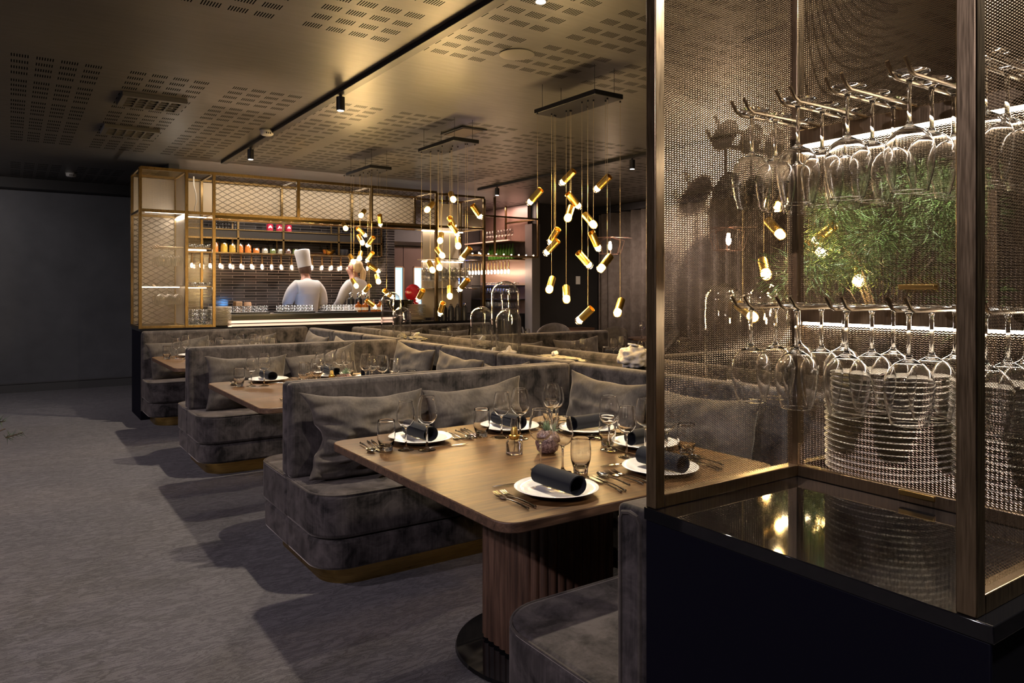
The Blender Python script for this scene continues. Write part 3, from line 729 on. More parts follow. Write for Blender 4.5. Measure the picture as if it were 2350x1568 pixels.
# ------------------------------------------------------------------ glass-rack counter beside the camera
ZK = .957; CA, CB0, CB1, AP, AEND = 1.19, .51, 1.20, 1.73, 4.2
ct = thing('rack_counter', 'black counter with glossy top carrying the bronze mesh glass rack', 'counter', (2.4,.85,0))
MB().box(CA,AEND,CB0-.02,CB1,.02,ZK-.028).build('counter_base', M_LAMIN, ct, bevel=.003)
MB().box(CA-.004,AEND,CB0-.025,CB1+.003,ZK-.028,ZK).build('counter_top', M_GLOSSBLK, ct, bevel=.002)
MB().quad((CA+.06,CB0-.0245,.10),(2.9,0,0),(0,0,.66)).build('counter_mesh_front', M_MESH, ct, smooth=False, recalc=False)
MB().box(CA+.055,CA+2.97,CB0-.023,CB0-.0205,.09,.77).build('counter_front_panel', mat('counter_brown',(.16,.11,.075),.5), ct)
cage = thing('glass_rack', 'tall bronze mesh glass rack with white strip light over the counter', 'glass rack', (2.4,.85,ZK))
P = .030; ZT = 2.84
def post(x, y, par, m=M_BRONZE, z0=ZK, z1=ZT, p=P): MB().box(x-p/2,x+p/2,y-p/2,y+p/2,z0,z1).build('post', m, par, bevel=.0025)
def rail(a, b, par, m=M_BRONZE, p=P, nm='rail'):
    a, b = Vector(a), Vector(b); d = (b-a)/2; u = d.normalized()
    n1 = Vector((0,0,1)) if abs(u.z) < .9 else Vector((1,0,0)); n2 = u.cross(n1)
    MB().obox((a+b)/2, d, n1*p/2, n2*p/2).build(nm, m, par, bevel=.002)
xs = (CA+P/2, AP, 2.9, 4.1)
for x in xs:
    for y in (CB0+P/2, CB1-P/2):
        post(x, y, cage)
for z in (ZK+P/2, ZT):
    for y in (CB0+P/2, CB1-P/2):
        rail((CA+P,y,z),(4.1,y,z), cage)
    rail((AP,CB0+P,z),(AP,CB1-P,z), cage)
rail((CA+P/2,CB0+P,ZT),(CA+P/2,CB1-P,ZT), cage)
yb = CB1-P/2; hh = ZT-ZK-.02
MB().quad((CA+P,yb,ZK+P),(AP-CA-P-P/2,0,0),(0,0,hh)).build('mesh_panel', M_MESH, cage, smooth=False, recalc=False)
MB().quad((AP,CB1-P,ZK+P),(0,-(CB1-CB0-2*P),0),(0,0,hh)).build('mesh_panel', M_MESH, cage, smooth=False, recalc=False)
MB().quad((AP+P/2,yb,ZK+P),(2.9-AP-P,0,0),(0,0,hh)).build('mesh_panel', M_MESH, cage, smooth=False, recalc=False)
MB().quad((2.9+P/2,yb,ZK+P),(4.1-2.9-P,0,0),(0,0,hh)).build('mesh_panel', M_MESH, cage, smooth=False, recalc=False)
MB().quad((AP+P/2,CB0+P/2,ZK+P),(2.9-AP-P,0,0),(0,0,hh)).build('mesh_panel', M_MESH, cage, smooth=False, recalc=False)
MB().quad((CA+P,CB0+P/2,ZK+P),(AP-CA-P-P/2,0,0),(0,0,hh)).build('mesh_panel', M_MESH, cage, smooth=False, recalc=False)
MB().quad((AP,CB0+P,ZK+P*.5),(2.9-AP,0,0),(0,CB1-CB0-2*P,0)).build('mesh_tray', M_MESH, cage, smooth=False, recalc=False)
for k, z in ((0, ZK+.016), (1, 1.45)):
    MB().box(AP-.022,AP-.004,.82,.90,z,z+.012).build('door_catch', M_BRASS, cage, bevel=.001)
# two shelves of pegs with strip lights
PB = [1.135,1.011,.889,.757,.622]
ZR = {0: 1.876, 1: 1.410}
for lv in (0, 1):
    z = ZR[lv]
    MB().box(AP-.012,AP+.012,CB0+P,CB1-P,z-.045,z-.005).build('peg_rail', M_BRONZE, cage, bevel=.002)
    MB().box(AP-.006,AP+.006,CB0+P,CB1-P-.01,z-.052,z-.0455).build('strip_light', M_LED, cage)
    for b in PB:
        for db in (.018,-.018):
            MB().tube([(AP,b+db,z),(1.462,b+db,z-.002),(1.447,b+db,z+.004),(1.428,b+db,z+.026)], .0042, 8).build('peg', M_BRONZE, cage)
mk('hangL', 'wine_glass', 'wine glass', wine_mb(.238,.047,.034,.44,36,.039), M_GLASS, ang=180)
WN = ['outermost','middle','innermost']; PN = ['first','second','third','fourth','fifth']
for lv in (0, 1):
    for i, b in enumerate(PB):
        for j, a in enumerate((1.480,1.574,1.667)):
            place('hangL', (a, b+R.uniform(-.003,.003), ZR[lv]+.0062+.0012), '%s upside-down wine glass, %s pair of pegs from the table, %s rack' % (WN[j], PN[i], ('upper','lower')[lv]),
                  'wine glasses on the pegs', R.uniform(0,6), PI)
# plate stacks behind the mesh
m, N, b_ = nt('cream_stoneware'); b_.inputs['Base Color'].default_value = (.62,.56,.47,1); b_.inputs['Roughness'].default_value = .3
M_STONE = m
def stackplate(R_): return MB().lathe([(0,0),(R_*.62,0),(R_*.66,.002),(R_*.93,.0085),(R_*.992,.0095),(R_,.0115),(R_*.99,.0135),(R_*.90,.0125),(R_*.66,.006),(0,.005)], 48)
mk('splate', 'stacked_plate', 'plate', stackplate(.155), M_STONE, ang=60)
for s, (x, y, nm) in enumerate(((1.897,1.025,'stack by the corner post'),(1.897,.70,'stack by the open end post'))):
    for k in range(18):
        w = 'bottom' if k == 0 else 'top' if k == 17 else ORD[k]+' from the bottom'
        place('splate', (x+R.uniform(-.0015,.0015), y+R.uniform(-.0015,.0015), ZK+P*.5+.001+k*.0152), 'cream plate, '+w+' of the '+nm, 'stacked cream plates')
# ------------------------------------------------------------------ plants
def needles(mb, c, n, rx, ry, rz, L, w, rr, droop=.3):
    for k in range(n):
        d = Vector((rr.gauss(0,1), rr.gauss(0,1), rr.gauss(0,1))).normalized(); q = rr.random()**.45
        p = Vector(c)+Vector((d.x*rx*q, d.y*ry*q, d.z*rz*q))
        t = (d+Vector((rr.uniform(-.8,.8), rr.uniform(-.8,.8), rr.uniform(-.6,.6)-droop))).normalized(); l = L*rr.uniform(.6,1.3)
        s = t.cross(Vector((rr.uniform(-1,1),rr.uniform(-1,1),rr.uniform(-1,1)))).normalized()*w
        a = [mb.bm.verts.new(v) for v in (p, p+t*l*.5+s, p+t*l, p+t*l*.5-s)]; mb.bm.faces.new(a)
def fernball(label, name, loc, clumps, pot, m, seed, L=.055, w=.0022):
    t = thing(name, label, 'plant', loc); rr = random.Random(seed); mb = MB(); x, y, z = loc
    st = MB()
    for (dx, dy, dz, r, n) in clumps:
        needles(mb, (x+dx,y+dy,z+dz), n, r, r, r*.72, L, w, rr)
        st.tube([(x+dx*.05,y+dy*.05,z+pot*.8),(x+dx*.5,y+dy*.5,z+pot+(dz-pot)*.6),(x+dx,y+dy,z+dz)], [.008,.005,.0025], 6)
    mb.build('foliage', m, t, smooth=False, recalc=False); st.build('stem', mat('plant_stem',(.10,.07,.04),.8), t)
    MB().lathe([(0,0),(.11,0),(.13,pot*.5),(.14,pot),(.128,pot),(.12,pot*.9),(0,pot*.88)], 32, loc).build('planter', M_BLACK, t)
    return t
cl = []; rp = random.Random(3)
for k in range(26):
    cl.append((rp.uniform(-.30,.30), rp.uniform(-.36,.36), rp.uniform(.42,1.0), rp.uniform(.10,.19), 330))
fernball('bushy green plant glowing behind the bronze mesh above the cream plates', 'potted_fern', (3.42,1.86,.926), cl, .30, M_LEAF, 5, .07, .0032)
def conifer(label, loc):
    t = thing('potted_conifer', label, 'plant', loc); x, y, z0 = loc; rr = random.Random(9); lf = MB(); st = MB()
    st.tube([(x,y,.36),(x+.02,y,1.0),(x,y+.01,1.75)], [.022,.016,.005], 8)
    for k in range(64):
        h = .55+1.15*k/64; a = k*2.4; L = .51 if .84 < h < 1.02 else .42*(1-max(0,h-1.0)*.7)
        d = Vector((math.cos(a), math.sin(a), .22)); p0 = Vector((x,y,h-.08)); tips = []
        st.tube([p0, p0+d*L*.55, p0+d*L+Vector((0,0,.03))], [.007,.005,.002], 5)
        for q in range(5):
            f = .45+.55*q/4; b0 = p0+d*L*f; tw = (d+Vector((rr.uniform(-.8,.8),rr.uniform(-.8,.8),rr.uniform(-.1,.5)))).normalized()*rr.uniform(.06,.13)
            if q == 4: tw = d.normalized()*.05
            st.tube([b0, b0+tw], [.003,.0015], 4)
            for n in range(46):
                u = rr.random(); pp = b0+tw*u; v = (tw.normalized()*.7+Vector((rr.gauss(0,1),rr.gauss(0,1),rr.gauss(0,1))).normalized()).normalized(); l = rr.uniform(.018,.032)
                sd = v.cross(Vector((rr.uniform(-1,1),rr.uniform(-1,1),1))).normalized()*.0011
                V = [lf.bm.verts.new(c) for c in (pp-sd, pp+sd, pp+v*l)]; lf.bm.faces.new(V)
    lf.build('foliage', M_LEAF2, t, smooth=False, recalc=False); st.build('trunk', mat('bark',(.08,.05,.03),.9), t)
    MB().lathe([(0,0),(.15,0),(.19,.40),(.178,.40),(.17,.36),(0,.35)], 32, loc).build('planter', M_BLACK, t)
conifer('small potted conifer beside the aisle, only its needle tips in view', (-.52,2.88,0))
# ------------------------------------------------------------------ things on the ledge
LZ = .926
def cloche(label, x, y, r, h, obj=None):
    t = thing('glass_dome', label, 'glass dome', (x,y,LZ), 0, 'glass domes on the ledge')
    o = [(r,0),(r,h-r)]+[(r*math.cos(a), h-r+r*math.sin(a)) for a in [PI/2*k/12 for k in range(1,12)]]+[(0,h)]
    i = [(0,h-.003)]+[((r-.003)*math.cos(a), h-r+(r-.003)*math.sin(a)) for a in [PI/2*k/12 for k in range(11,0,-1)]]+[(r-.003,h-r),(r-.003,0)]
    MB().lathe(o+i, 40, (x,y,LZ), close=False).build('dome', M_THIN, t, ang=180)
    MB().lathe([(r-.0035,0),(r+.0025,0),(r+.0030,.004),(r+.001,.008),(r-.0035,.007)], 40, (x,y,LZ), close=True).build('rim', M_GLASS, t)
    return t
def rock(name, label, x, y, r, sc, m, seed, amp=.22, tagc='rock', sub=4):
    z = LZ+r*sc[2]*.80
    o = MB().blob((0,0,0), r, sub, sc, amp, 2.6, seed).build(name, m, None, ang=180); o.location = (x,y,z)
    for v in o.data.vertices:
        n = v.co.normalized(); k = .09*mnoise.noise(n*2.6+Vector((seed,0,0))) - .05*abs(mnoise.noise(n*5+Vector((0,seed,0)))) + .012*mnoise.noise(n*14); v.co *= 1+k
        if v.co.z < -r*sc[2]*.80: v.co.z = -r*sc[2]*.80
    return tag(o, label, tagc)
def rockmat(name, c0, c1):
    m, N, b = nt(name); n = noise(N, coords(N), 30, 6, .7)
    N.links.new(ramp(N, n, [(.35,c0),(.65,c1)]), b.inputs['Base Color']); b.inputs['Roughness'].default_value = .85
    bump(N, b, n, .6, .01); return m
M_RW, M_RG, M_RB = rockmat('white_rock',(.42,.38,.32),(.68,.63,.55)), rockmat('grey_rock',(.12,.11,.085),(.30,.27,.20)), rockmat('brown_rock',(.06,.05,.035),(.16,.13,.09))
def ledge_at(px, py): return atz(px, py, LZ)
cloche('tall glass dome between two shorter ones on the ledge', 3.49, 5.20, .122, .60)
cloche('shorter glass dome over a dark rock, on the kitchen side of the tall dome', 3.34, 5.34, .098, .38)
cloche('shorter glass dome over a pale star-shaped stone', 3.36, 4.96, .105, .37)
cloche('taller of the two glass domes at the kitchen end of the ledge', 3.44, 7.36, .112, .50)
cloche('shorter of the two glass domes at the kitchen end of the ledge', 3.42, 7.06, .098, .34)
cloche('glass dome on the ledge behind the bronze mesh, beside its twin', 3.30, 2.72, .105, .56)
cloche('glass dome behind the bronze mesh on the spine ledge, nearer the planter', 3.46, 2.54, .115, .58)
rock('rock', 'dark rock under the shorter glass dome', 3.34, 5.34, .055, (1.1,1,.6), M_RB, 2)
MB_ = MB().box(-.035,.035,-.004,.004,-.022,.022).build('name_card', M_PORC, None); MB_.location = (3.345,5.325,LZ+.105); MB_.rotation_euler = (.6,.25,.5); tag(MB_, 'small blank white card leaning on the dark rock under the dome', 'card')
st = MB()
for k in range(5):
    a = 2*PI*k/5; st.tube([(0,0,.012),(.045*math.cos(a),.045*math.sin(a),.010),(.075*math.cos(a),.075*math.sin(a),.012)], [.022,.016,.004], 7)
st.blob((0,0,.03), .024, 2, (1,1,1.3), .3, 3, 4)
o = st.build('star_stone', M_RW, None); o.location = (3.36,4.95,LZ+.002); tag(o, 'pale star-shaped stone under the shorter glass dome', 'stone')
rock('white_stone', 'lumpy white stone standing at the near end of the ledge', 3.48, 3.62, .105, (1.0,1.05,.78), M_RW, 11, .13, 'stone', 5)
cd = MB().box(-.05,.05,-.03,.03,-.006,.006).build('name_card', M_PORC, None, bevel=.002); cd.location = (3.48,3.62,LZ+.150); cd.rotation_euler = (.1,.12,.5); tag(cd, 'small blank white card lying on top of the white stone', 'card')
o = MB().blob((0,0,0), .16, 4, (.55,1.45,.085), .25, 3, 5).build('slate_slab', M_RG, None, ang=180); o.location = (3.37,4.28,LZ+.018); tag(o, 'thin rough slate slab lying on the ledge', 'slate')
cd = MB().blob((0,0,0), .026, 2, (1,.8,.8), .3).build('pebble', M_RW, None); cd.location = (3.36,4.34,LZ+.045); tag(cd, 'little white stone sitting on the slate slab', 'stone')
rock('rough_crystal', 'flat greenish rock on the ledge by the paired glass domes', 3.42, 6.72, .085, (1.0,1.5,.34), M_RG, 21)
rock('rough_crystal', 'pale lump of rock beside the flat greenish rock', 3.36, 6.93, .045, (1,1,.9), M_RG, 23)
cd = MB().box(-.03,.03,-.004,.004,-.02,.02).build('name_card', M_PORC, None); cd.location = (3.42,6.72,LZ+.07); cd.rotation_euler = (.8,0,.4); tag(cd, 'small white card on the flat greenish rock', 'card')
cd = MB().box(-.03,.03,-.004,.004,-.02,.02).build('name_card', M_PORC, None); cd.location = (3.305,5.10,LZ+.024); cd.rotation_euler = (.3,0,.6); tag(cd, 'small white card between the star-shaped stone and the dark rock', 'card')
# ------------------------------------------------------------------ kitchen display cabinet and hood frame
KB0, KB1, ZF = 9.03, 9.75, 1.012
M_LEDC = mat('led_cabinet', (1,1,1), .5, emit=(1.0,.80,.60), es=4.5)
kc = thing('kitchen_counter', 'black display counter with glossy ledge running along the open kitchen', 'counter', (3.4,9.4,0))
MB().box(1.19,6.0,KB0,KB1,0,ZF-.03).build('counter_base', M_LAMIN, kc)
MB().box(1.186,6.0,KB0-.004,KB1,ZF-.03,ZF).build('counter_top', M_GLOSSBLK, kc, bevel=.002)
ps = thing('serving_pass', 'raised black serving pass with a glowing pink front edge', 'counter', (3.7,10.1,0))
MB().box(2.02,4.72,KB1+.012,10.42,.1,1.128).build('pass_body', M_BLACK, ps)
MB().box(2.0,4.75,KB1+.002,10.44,1.105,1.132).build('pass_top', mat('dark_steel',(.05,.05,.055),.3,.7), ps, bevel=.002)
MB().box(2.02,4.72,KB1+.004,KB1+.012,1.018,1.052).build('light_strip', M_LEDW, ps)
hood = thing('brass_hood', 'tall brass and mesh frame over the open kitchen counter', 'display frame', (3.2,9.4,ZF))
KZ = 2.815; f0, f1 = KB0+.05, KB1
def kpost(x, y, z0, z1, p=.035): MB().box(x-p/2,x+p/2,y-p/2,y+p/2,z0,z1).build('post', M_BRASSD, hood, bevel=.002)
M_BRASSD = brushed('aged_brass', (.24,.165,.075), .3, (40,40,2))
for x in (1.19,1.67,1.97): kpost(x, f0, ZF, KZ); kpost(x, f1, ZF, KZ, .03)
for x in (2.97,3.95): kpost(x, f0, 2.36, KZ, .04); kpost(x, f1, 2.36, KZ, .03)
kpost(4.93, f0, ZF, KZ, .04); kpost(4.93, f1, 2.36, KZ, .03)
for z in (KZ, 2.34):
    rail((1.19,f0,z),(4.93,f0,z), hood, M_BRASSD, .034); rail((1.19,f1,z),(4.93,f1,z), hood, M_BRASSD, .03)
    for x in (1.19,1.67,1.97,2.97,3.95,4.93): rail((x,f0,z),(x,f1,z), hood, M_BRASSD, .022)
rail((1.19,f0,ZF+.015),(1.97,f0,ZF+.015), hood, M_BRASSD, .03); rail((1.19,f0,ZF+.015),(1.19,f1,ZF+.015), hood, M_BRASSD, .03)
def kq(p, u, v, m, nm='mesh_panel'): MB().quad(p,u,v).build(nm, m, hood, smooth=False, recalc=False)
kq((1.21,f0,ZF+.03),(.445,0,0),(0,0,KZ-ZF-.05), M_MESHF)                    # end bay front
kq((1.19,f0+.02,ZF+.03),(0,f1-f0-.04,0),(0,0,KZ-ZF-.05), M_MESHF)           # aisle end
kq((1.67,f0+.02,ZF+.03),(0,f1-f0-.04,0),(0,0,KZ-ZF-.05), M_PERF, 'lit_panel')
kq((1.21,f1+.01,ZF+.03),(.445,0,0),(0,0,KZ-ZF-.05), M_PERF, 'back_panel')
kq((1.69,f1,ZF+.03),(.265,0,0),(0,0,KZ-ZF-.05), M_MESHF)
MB().box(1.25,1.65,f0+.06,f0+.075,2.325,2.337).build('strip_light', M_LEDC, hood)  # strip added to brighten the end bay
MB().box(1.25,1.65,f0+.3,f0+.315,1.475,1.485).build('strip_light', M_LEDC, hood)  # second added strip, lightens the lower end bay
MB().box(1.70,1.95,f0+.3,f0+.315,2.315,2.325).build('strip_light', M_LEDC, hood)
MB().box(1.70,1.95,f0+.3,f0+.315,1.917,1.926).build('strip_light', M_LEDC, hood)
MB().box(1.70,1.95,f0+.3,f0+.315,1.467,1.476).build('strip_light', M_LEDC, hood)
kq((1.985,f0,2.36),(.965,0,0),(0,0,KZ-2.38), M_MOIRE); kq((2.99,f0,2.36),(.94,0,0),(0,0,KZ-2.38), M_MOIRE); kq((3.97,f0,2.36),(.94,0,0),(0,0,KZ-2.38), M_MOIRE)
kq((1.21,f1-.004,ZF+.03),(.445,0,0),(0,0,1.30), M_MOIRE)  # extra sheet added to carry the painted moire
kq((1.69,f1+.02,2.36),(3.22,0,0),(0,0,KZ-2.38), M_PERF, 'back_panel')
MB().box(2.0,4.90,f1-.06,f1-.03,2.345,2.357).build('strip_light', M_LEDW, hood)
MB().box(1.655,1.665,f0+.05,f1-.05,2.30,2.312).build('strip_light', M_LED, hood)
MB().box(1.98,4.92,f0-.02,f0+.05,2.29,2.325).build('lamp_channel', mat('polished_brass',(.8,.58,.25),.1,1), hood, bevel=.004)
MB().tube([(1.80,9.35,2.80),(1.80,9.35,2.70),(1.825,9.35,2.60),(1.83,9.35,2.50),(1.81,9.35,2.42),(1.825,9.35,2.34)], .007, 8).build('cable', M_WHITE, hood)
for z in (1.94, 1.49):
    MB().box(1.69,1.95,f0+.02,f1-.05,z-.012,z).build('shelf', M_BRASSD, hood, bevel=.002)
    for k in range(4):
        for d in (-.018,.018): MB().tube([(1.66,f0+.12+k*.14+d,z),(1.40,f0+.12+k*.14+d,z),(1.375,f0+.12+k*.14+d,z+.02)], .005, 6).build('peg', M_BRONZE, hood)
mk('farW', 'wine_glass', 'wine glass', wine_mb(.22,.044,.033,.45,12), M_THINF, ang=180)
mk('bowlG', 'glass_bowl', 'bowl', MB().lathe([(0,0),(.03,0),(.048,.02),(.056,.055),(.053,.055),(.045,.022),(0,.006)], 12), M_THINF, ang=180)
for lv, z in ((0,1.94),(1,1.49)):
    for k in range(4):
        for j in range(3):
            place('farW', (1.43+j*.09, f0+.12+k*.14, z+.007), '%s wine glass, %s peg pair, %s rack of the kitchen cabinet' % (WN[j], PN[k], ('upper','lower')[lv]), 'wine glasses hung in the kitchen cabinet', 0, PI)
for lv, z in ((0,1.94),(1,1.49)):
    for k in range(3):
        for j in range(3):
            place('bowlG', (1.735+j*.085+.0, f0+.09+k*.14, z+.001), 'glass bowl, %s in the %s row on the %s brass shelf' % (PN[j], PN[k], ('upper','lower')[lv]), 'glass bowls in the kitchen cabinet', 0, 0, .78)
for k in range(3):
    for j in range(3):
        for h in range(4):
            place('bowlG', (1.74+j*.10-.005, f0+.08+k*.14, ZF+.001+h*.05), 'glass bowl, level %s, %s stack, %s row on the cabinet floor' % (PN[h], PN[j], PN[k]), 'stacked bowls on the kitchen counter', 0, 0, .86)
mk('kplate', 'stacked_plate', 'plate', MB().lathe([(0,0),(.09,0),(.13,.009),(.135,.012),(.128,.012),(0,.005)], 24), M_STONE, ang=60)
for k in range(16):
    w = 'bottom' if k == 0 else 'top' if k == 15 else ORD[k]
    place('kplate', (2.08, f0+.20, ZF+.001+k*.0145), w+' plate of the cream stack beside the cabinet post', 'plates stacked beside the kitchen cabinet')
# ---- glass bowls on trays along the pass
for q in range(3):
    x0 = 2.35+q*.62
    tr = MB().prism(rrect(x0,x0+.52,9.88,10.16,.05), 1.133, 1.150); o = tr.build('serving_tray', M_BLACK, None, bevel=.003)
    tag(o, 'black serving tray under the glass bowls, '+PN[q]+' along the pass from the plates', 'tray', 'trays on the pass')
    for i in range(6):
        for j in range(2):
            for h in range(2):
                place('bowlG', (x0+.055+i*.082, 9.96+j*.11, 1.151+h*.042), '%s bowl, %s row, %s layer, %s tray on the pass' % (ORD[i], ('front','back')[j], ('lower','upper')[h], PN[q]), 'glass bowls on the pass', 0, 0, .72)
# ---- bottles, jugs, bowl, slicer
M_AMBER = mat('amber_glass', (.65,.20,.03), .08, 0, .5, .6, 1.4)
def bottle(label, x, y):
    t = thing('amber_bottle', label, 'bottle', (x,y,1.133), 0, 'amber bottles on the pass'); c = (x,y,1.133)
    MB().lathe([(0,0),(.046,0),(.048,.004),(.048,.09),(.040,.108),(.018,.115),(.016,.135),(.019,.137),(.019,.143),(0,.143)], 20, c).build('bottle_body', M_AMBER, t, ang=50)
    MB().lathe([(.0485,.022),(.0485,.062)], 20, c).build('paper_label', M_PORC, t)
    MB().lathe([(0,.143),(.011,.145),(.017,.158),(.011,.172),(0,.176)], 14, c).build('stopper', M_GLASS, t)
for k, x in enumerate((4.12,4.24,4.36,4.47)): bottle('amber bottle with white label, %s of the row by the dark punch bowl' % PN[k], x, 9.93+.03*(k%2))
def jug(label, x, y):
    t = thing('insulated_jug', label, 'jug', (x,y,1.133), 0, 'black jugs on the pass'); c = (x,y,1.133)
    MB().lathe([(0,0),(.050,0),(.052,.01),(.052,.17),(.045,.19),(.03,.20),(0,.20)], 20, c).build('jug_body', M_BLACK, t, ang=50)
    MB().lathe([(0,.20),(.03,.20),(.03,.22),(.012,.23),(0,.23)], 14, c).build('jug_lid', M_STEEL, t, ang=50)
    MB().tube([(x-.02,y,1.133+.225),(x-.025,y,1.133+.255),(x,y,1.133+.27),(x+.025,y,1.133+.255),(x+.02,y,1.133+.225)], .005, 6).build('jug_handle', M_STEEL, t)
for k in range(3): jug('tall black insulated jug with steel lid, %s beside the cook in the toque' % PN[k], 4.16+k*.125, 10.30)
pbw = thing('punch_bowl', 'big dark metal punch bowl on a foot beside the amber bottles', 'bowl', (4.62,9.62,ZF))
M_DKM = mat('dark_polished_metal', (.10,.085,.05), .12, 1)
MB().lathe([(0,0),(.10,0),(.105,.01),(.05,.04),(.035,.075),(.05,.10),(.13,.15),(.19,.23),(.205,.28),(.212,.283),(.205,.29),(.195,.28),(.18,.235),(.12,.165),(0,.12)], 40, (4.62,9.62,ZF)).build('bowl_body', M_DKM, pbw, ang=60)
for s in (-1,1): MB().tube([(4.62+s*.195,9.62,ZF+.25),(4.62+s*.235,9.62,ZF+.235),(4.62+s*.235,9.62,ZF+.20),(4.62+s*.175,9.62,ZF+.205)], .009, 8).build('bowl_handle', M_DKM, pbw)
sl = thing('meat_slicer', 'red retro hand slicer standing behind the punch bowl', 'slicer', (5.12,10.2,1.0)); M_RED = mat('red_enamel',(.40,.012,.018),.18,0,.5)
MB().box(4.95,5.35,10.02,10.40,.1,1.12).build('slicer_stand', M_BLACK, sl)
MB().prism(rrect(4.98,5.32,10.06,10.34,.06), 1.12, 1.20).build('slicer_base', M_RED, sl, bevel=.02)
MB().tube([(5.16,10.2,1.20),(5.14,10.2,1.30),(5.12,10.2,1.42)], [.07,.05,.035], 16).build('slicer_column', M_RED, sl)
MB().tube([(5.10,10.08,1.40),(5.10,10.14,1.40)], [.06,.135], 32).build('slicer_disc', M_RED, sl, ang=40)
MB().tube([(5.10,10.145,1.40),(5.10,10.152,1.40)], .105, 32).build('slicer_blade', M_STEEL, sl, ang=40)
cl_ = MB().prism([(3.98,9.90),(4.10,9.88),(4.09,10.16),(3.94,10.2),(3.72,10.1),(3.75,9.95)], 1.133, 1.152).build('folded_cloth', M_PORC, None, bevel=.006); tag(cl_, 'folded white cloth lying on the pass in front of the cook', 'cloth')
# ---- wall shelves, jars and heat lamps
shf = thing('wall_shelf', 'two-tier brass shelf frame along the black tiled kitchen wall', 'shelf', (3.6,12.1,2.0), 0)
S0, S1, SX0, SX1 = 11.92, 12.30, 2.0, 5.40
for z, zz in ((2.035,.016),(2.40,.016)): MB().box(SX0,SX1,S0,S1,z-zz,z).build('shelf_board', M_BRASSD, shf, bevel=.002)
MB().box(SX0,SX1,S0,S0+.02,2.24,2.265).build('front_rail', M_BRASSD, shf)
MB().box(SX0,SX1,S0+.02,S0+.03,2.262,2.385).build('shelf_fascia', mat('smoked_panel',(.018,.015,.013),.3), shf)
for x in (2.0,2.95,3.66,4.6,5.38):
    MB().box(x-.015,x+.015,S0,S0+.03,2.02,2.98).build('shelf_post', M_BRASSD, shf)
    MB().box(x-.012,x+.012,S1-.02,S1,2.02,2.98).build('shelf_post', M_BRASSD, shf)
jm = {'o':mat('jar_orange',(.70,.20,.03),.25),'y':mat('jar_yellow',(.75,.45,.06),.25),'g':mat('jar_green',(.14,.17,.05),.3),'w':mat('jar_cream',(.45,.40,.30),.3),'r':mat('jar_red',(.45,.02,.05),.25),'b':mat('jar_brown',(.14,.07,.05),.3)}
def jar(label, x, y, z, h, r, col):
    t = thing('preserve_jar', label, 'jar', (x,y,z), 0, 'preserve jars on the wall shelf'); c = (x,y,z)
    MB().lathe([(0,.004),(r*.93,.004),(r*.94,h*.72),(r*.7,h*.78),(0,h*.78)], 16, c).build('preserve', jm[col], t, ang=50)
    MB().lathe([(0,0),(r,0),(r,h*.82),(r*.8,h*.90),(r*.85,h*.97),(r*.85,h),(0,h)], 16, c).build('jar_glass', M_THINF, t, ang=60)
names = {'o':'orange','y':'yellow','g':'green','w':'pale','r':'red','b':'brown'}
specs = [(493,.20,.055,'o'),(514,.19,.058,'y'),(533,.165,.055,'y'),(551,.165,.052,'o'),(569,.165,.054,'o'),(588,.10,.055,'o'),(608,.10,.052,'w'),(626,.10,.055,'g'),(644,.10,.053,'w'),(661,.10,.052,'b'),(678,.10,.053,'g'),(695,.10,.05,'w')]
for k, (px, h, r, c) in enumerate(specs):
    p = aty(px, 586, 12.05); jar('%s preserve jar, %s along the lower brass shelf' % (names[c], ORD[k]), p.x, 12.05, 2.036, h, r, c)
for k, px in enumerate((619,641,662)):
    p = aty(px, 540, 12.05); jar('dark red preserve jar, %s of three on the upper brass shelf' % PN[k], p.x, 12.05, 2.401, .15, .058, 'r')
for k in range(7):
    for j in range(2):
        p = aty(497+k*7.2, 540, 12.02+j*.11); place('farW', (p.x,p.y,2.401), 'stemmed glass, %s in the %s row at the cabinet end of the upper shelf' % (ORD[k], ('front','back')[j]), 'glasses on the upper wall shelf', 0, 0, .95)
bw = MB().lathe([(0,0),(.05,0),(.09,.035),(.12,.09),(.115,.09),(.085,.04),(0,.01)], 24, (0,0,0)).build('brass_bowl', mat('hammered_brass',(.8,.5,.15),.2,1), None, ang=60); p = aty(754,586,12.05); bw.location = (p.x,12.05,2.036); tag(bw, 'shiny brass bowl on the lower shelf above the cooks', 'bowl')
for k, px in enumerate((722,738)):
    p = aty(px,586,12.05); o = MB().lathe([(0,0),(.05,0),(.075,.02),(.07,.02),(0,.006)], 16).build('clay_dish', mat('clay',(.25,.10,.05),.6), None); o.location = (p.x,12.05,2.036); tag(o, ('small clay dish beside the last pale jar','small clay dish beside the brass bowl')[k], 'dish')
p = aty(785,586,12.05); o = MB().lathe([(0,0),(.09,0),(.11,.04),(.11,.10),(.10,.105),(0,.105)], 24).build('black_pot', M_BLACK, None, ang=50); o.location = (p.x,12.05,2.036); tag(o, 'black lidded pot beside the brass bowl on the lower shelf', 'pot')
M_HL = mat('heat_lamp_brass',(.85,.55,.25),.25,1)
hx = [aty(px, 612, 12.12).x for px in (440,461,482,505,528,553,577,601,623,645,669,693,716,739,761,782,802,823,843)]
def hlamp(label, x, y, zt, zb, group):
    t = thing('heat_lamp', label, 'heat lamp', (x,y,zt), 0, group); L = zt-zb
    MB().lathe([(.004,0),(.010,-.01),(.013,-L*.35),(.022,-L*.66),(.024,-L*.70),(.020,-L*.70),(.010,-L*.4),(0,-L*.38)], 14, (x,y,zt)).build('lamp_shade', M_HL, t, ang=60)
    MB().lathe([(0,-L*.60),(.010,-L*.68),(.019,-L*.82),(.017,-L*.93),(.008,-L),(0,-L)], 14, (x,y,zt)).build('bulb', M_HEAT, t, ang=180)
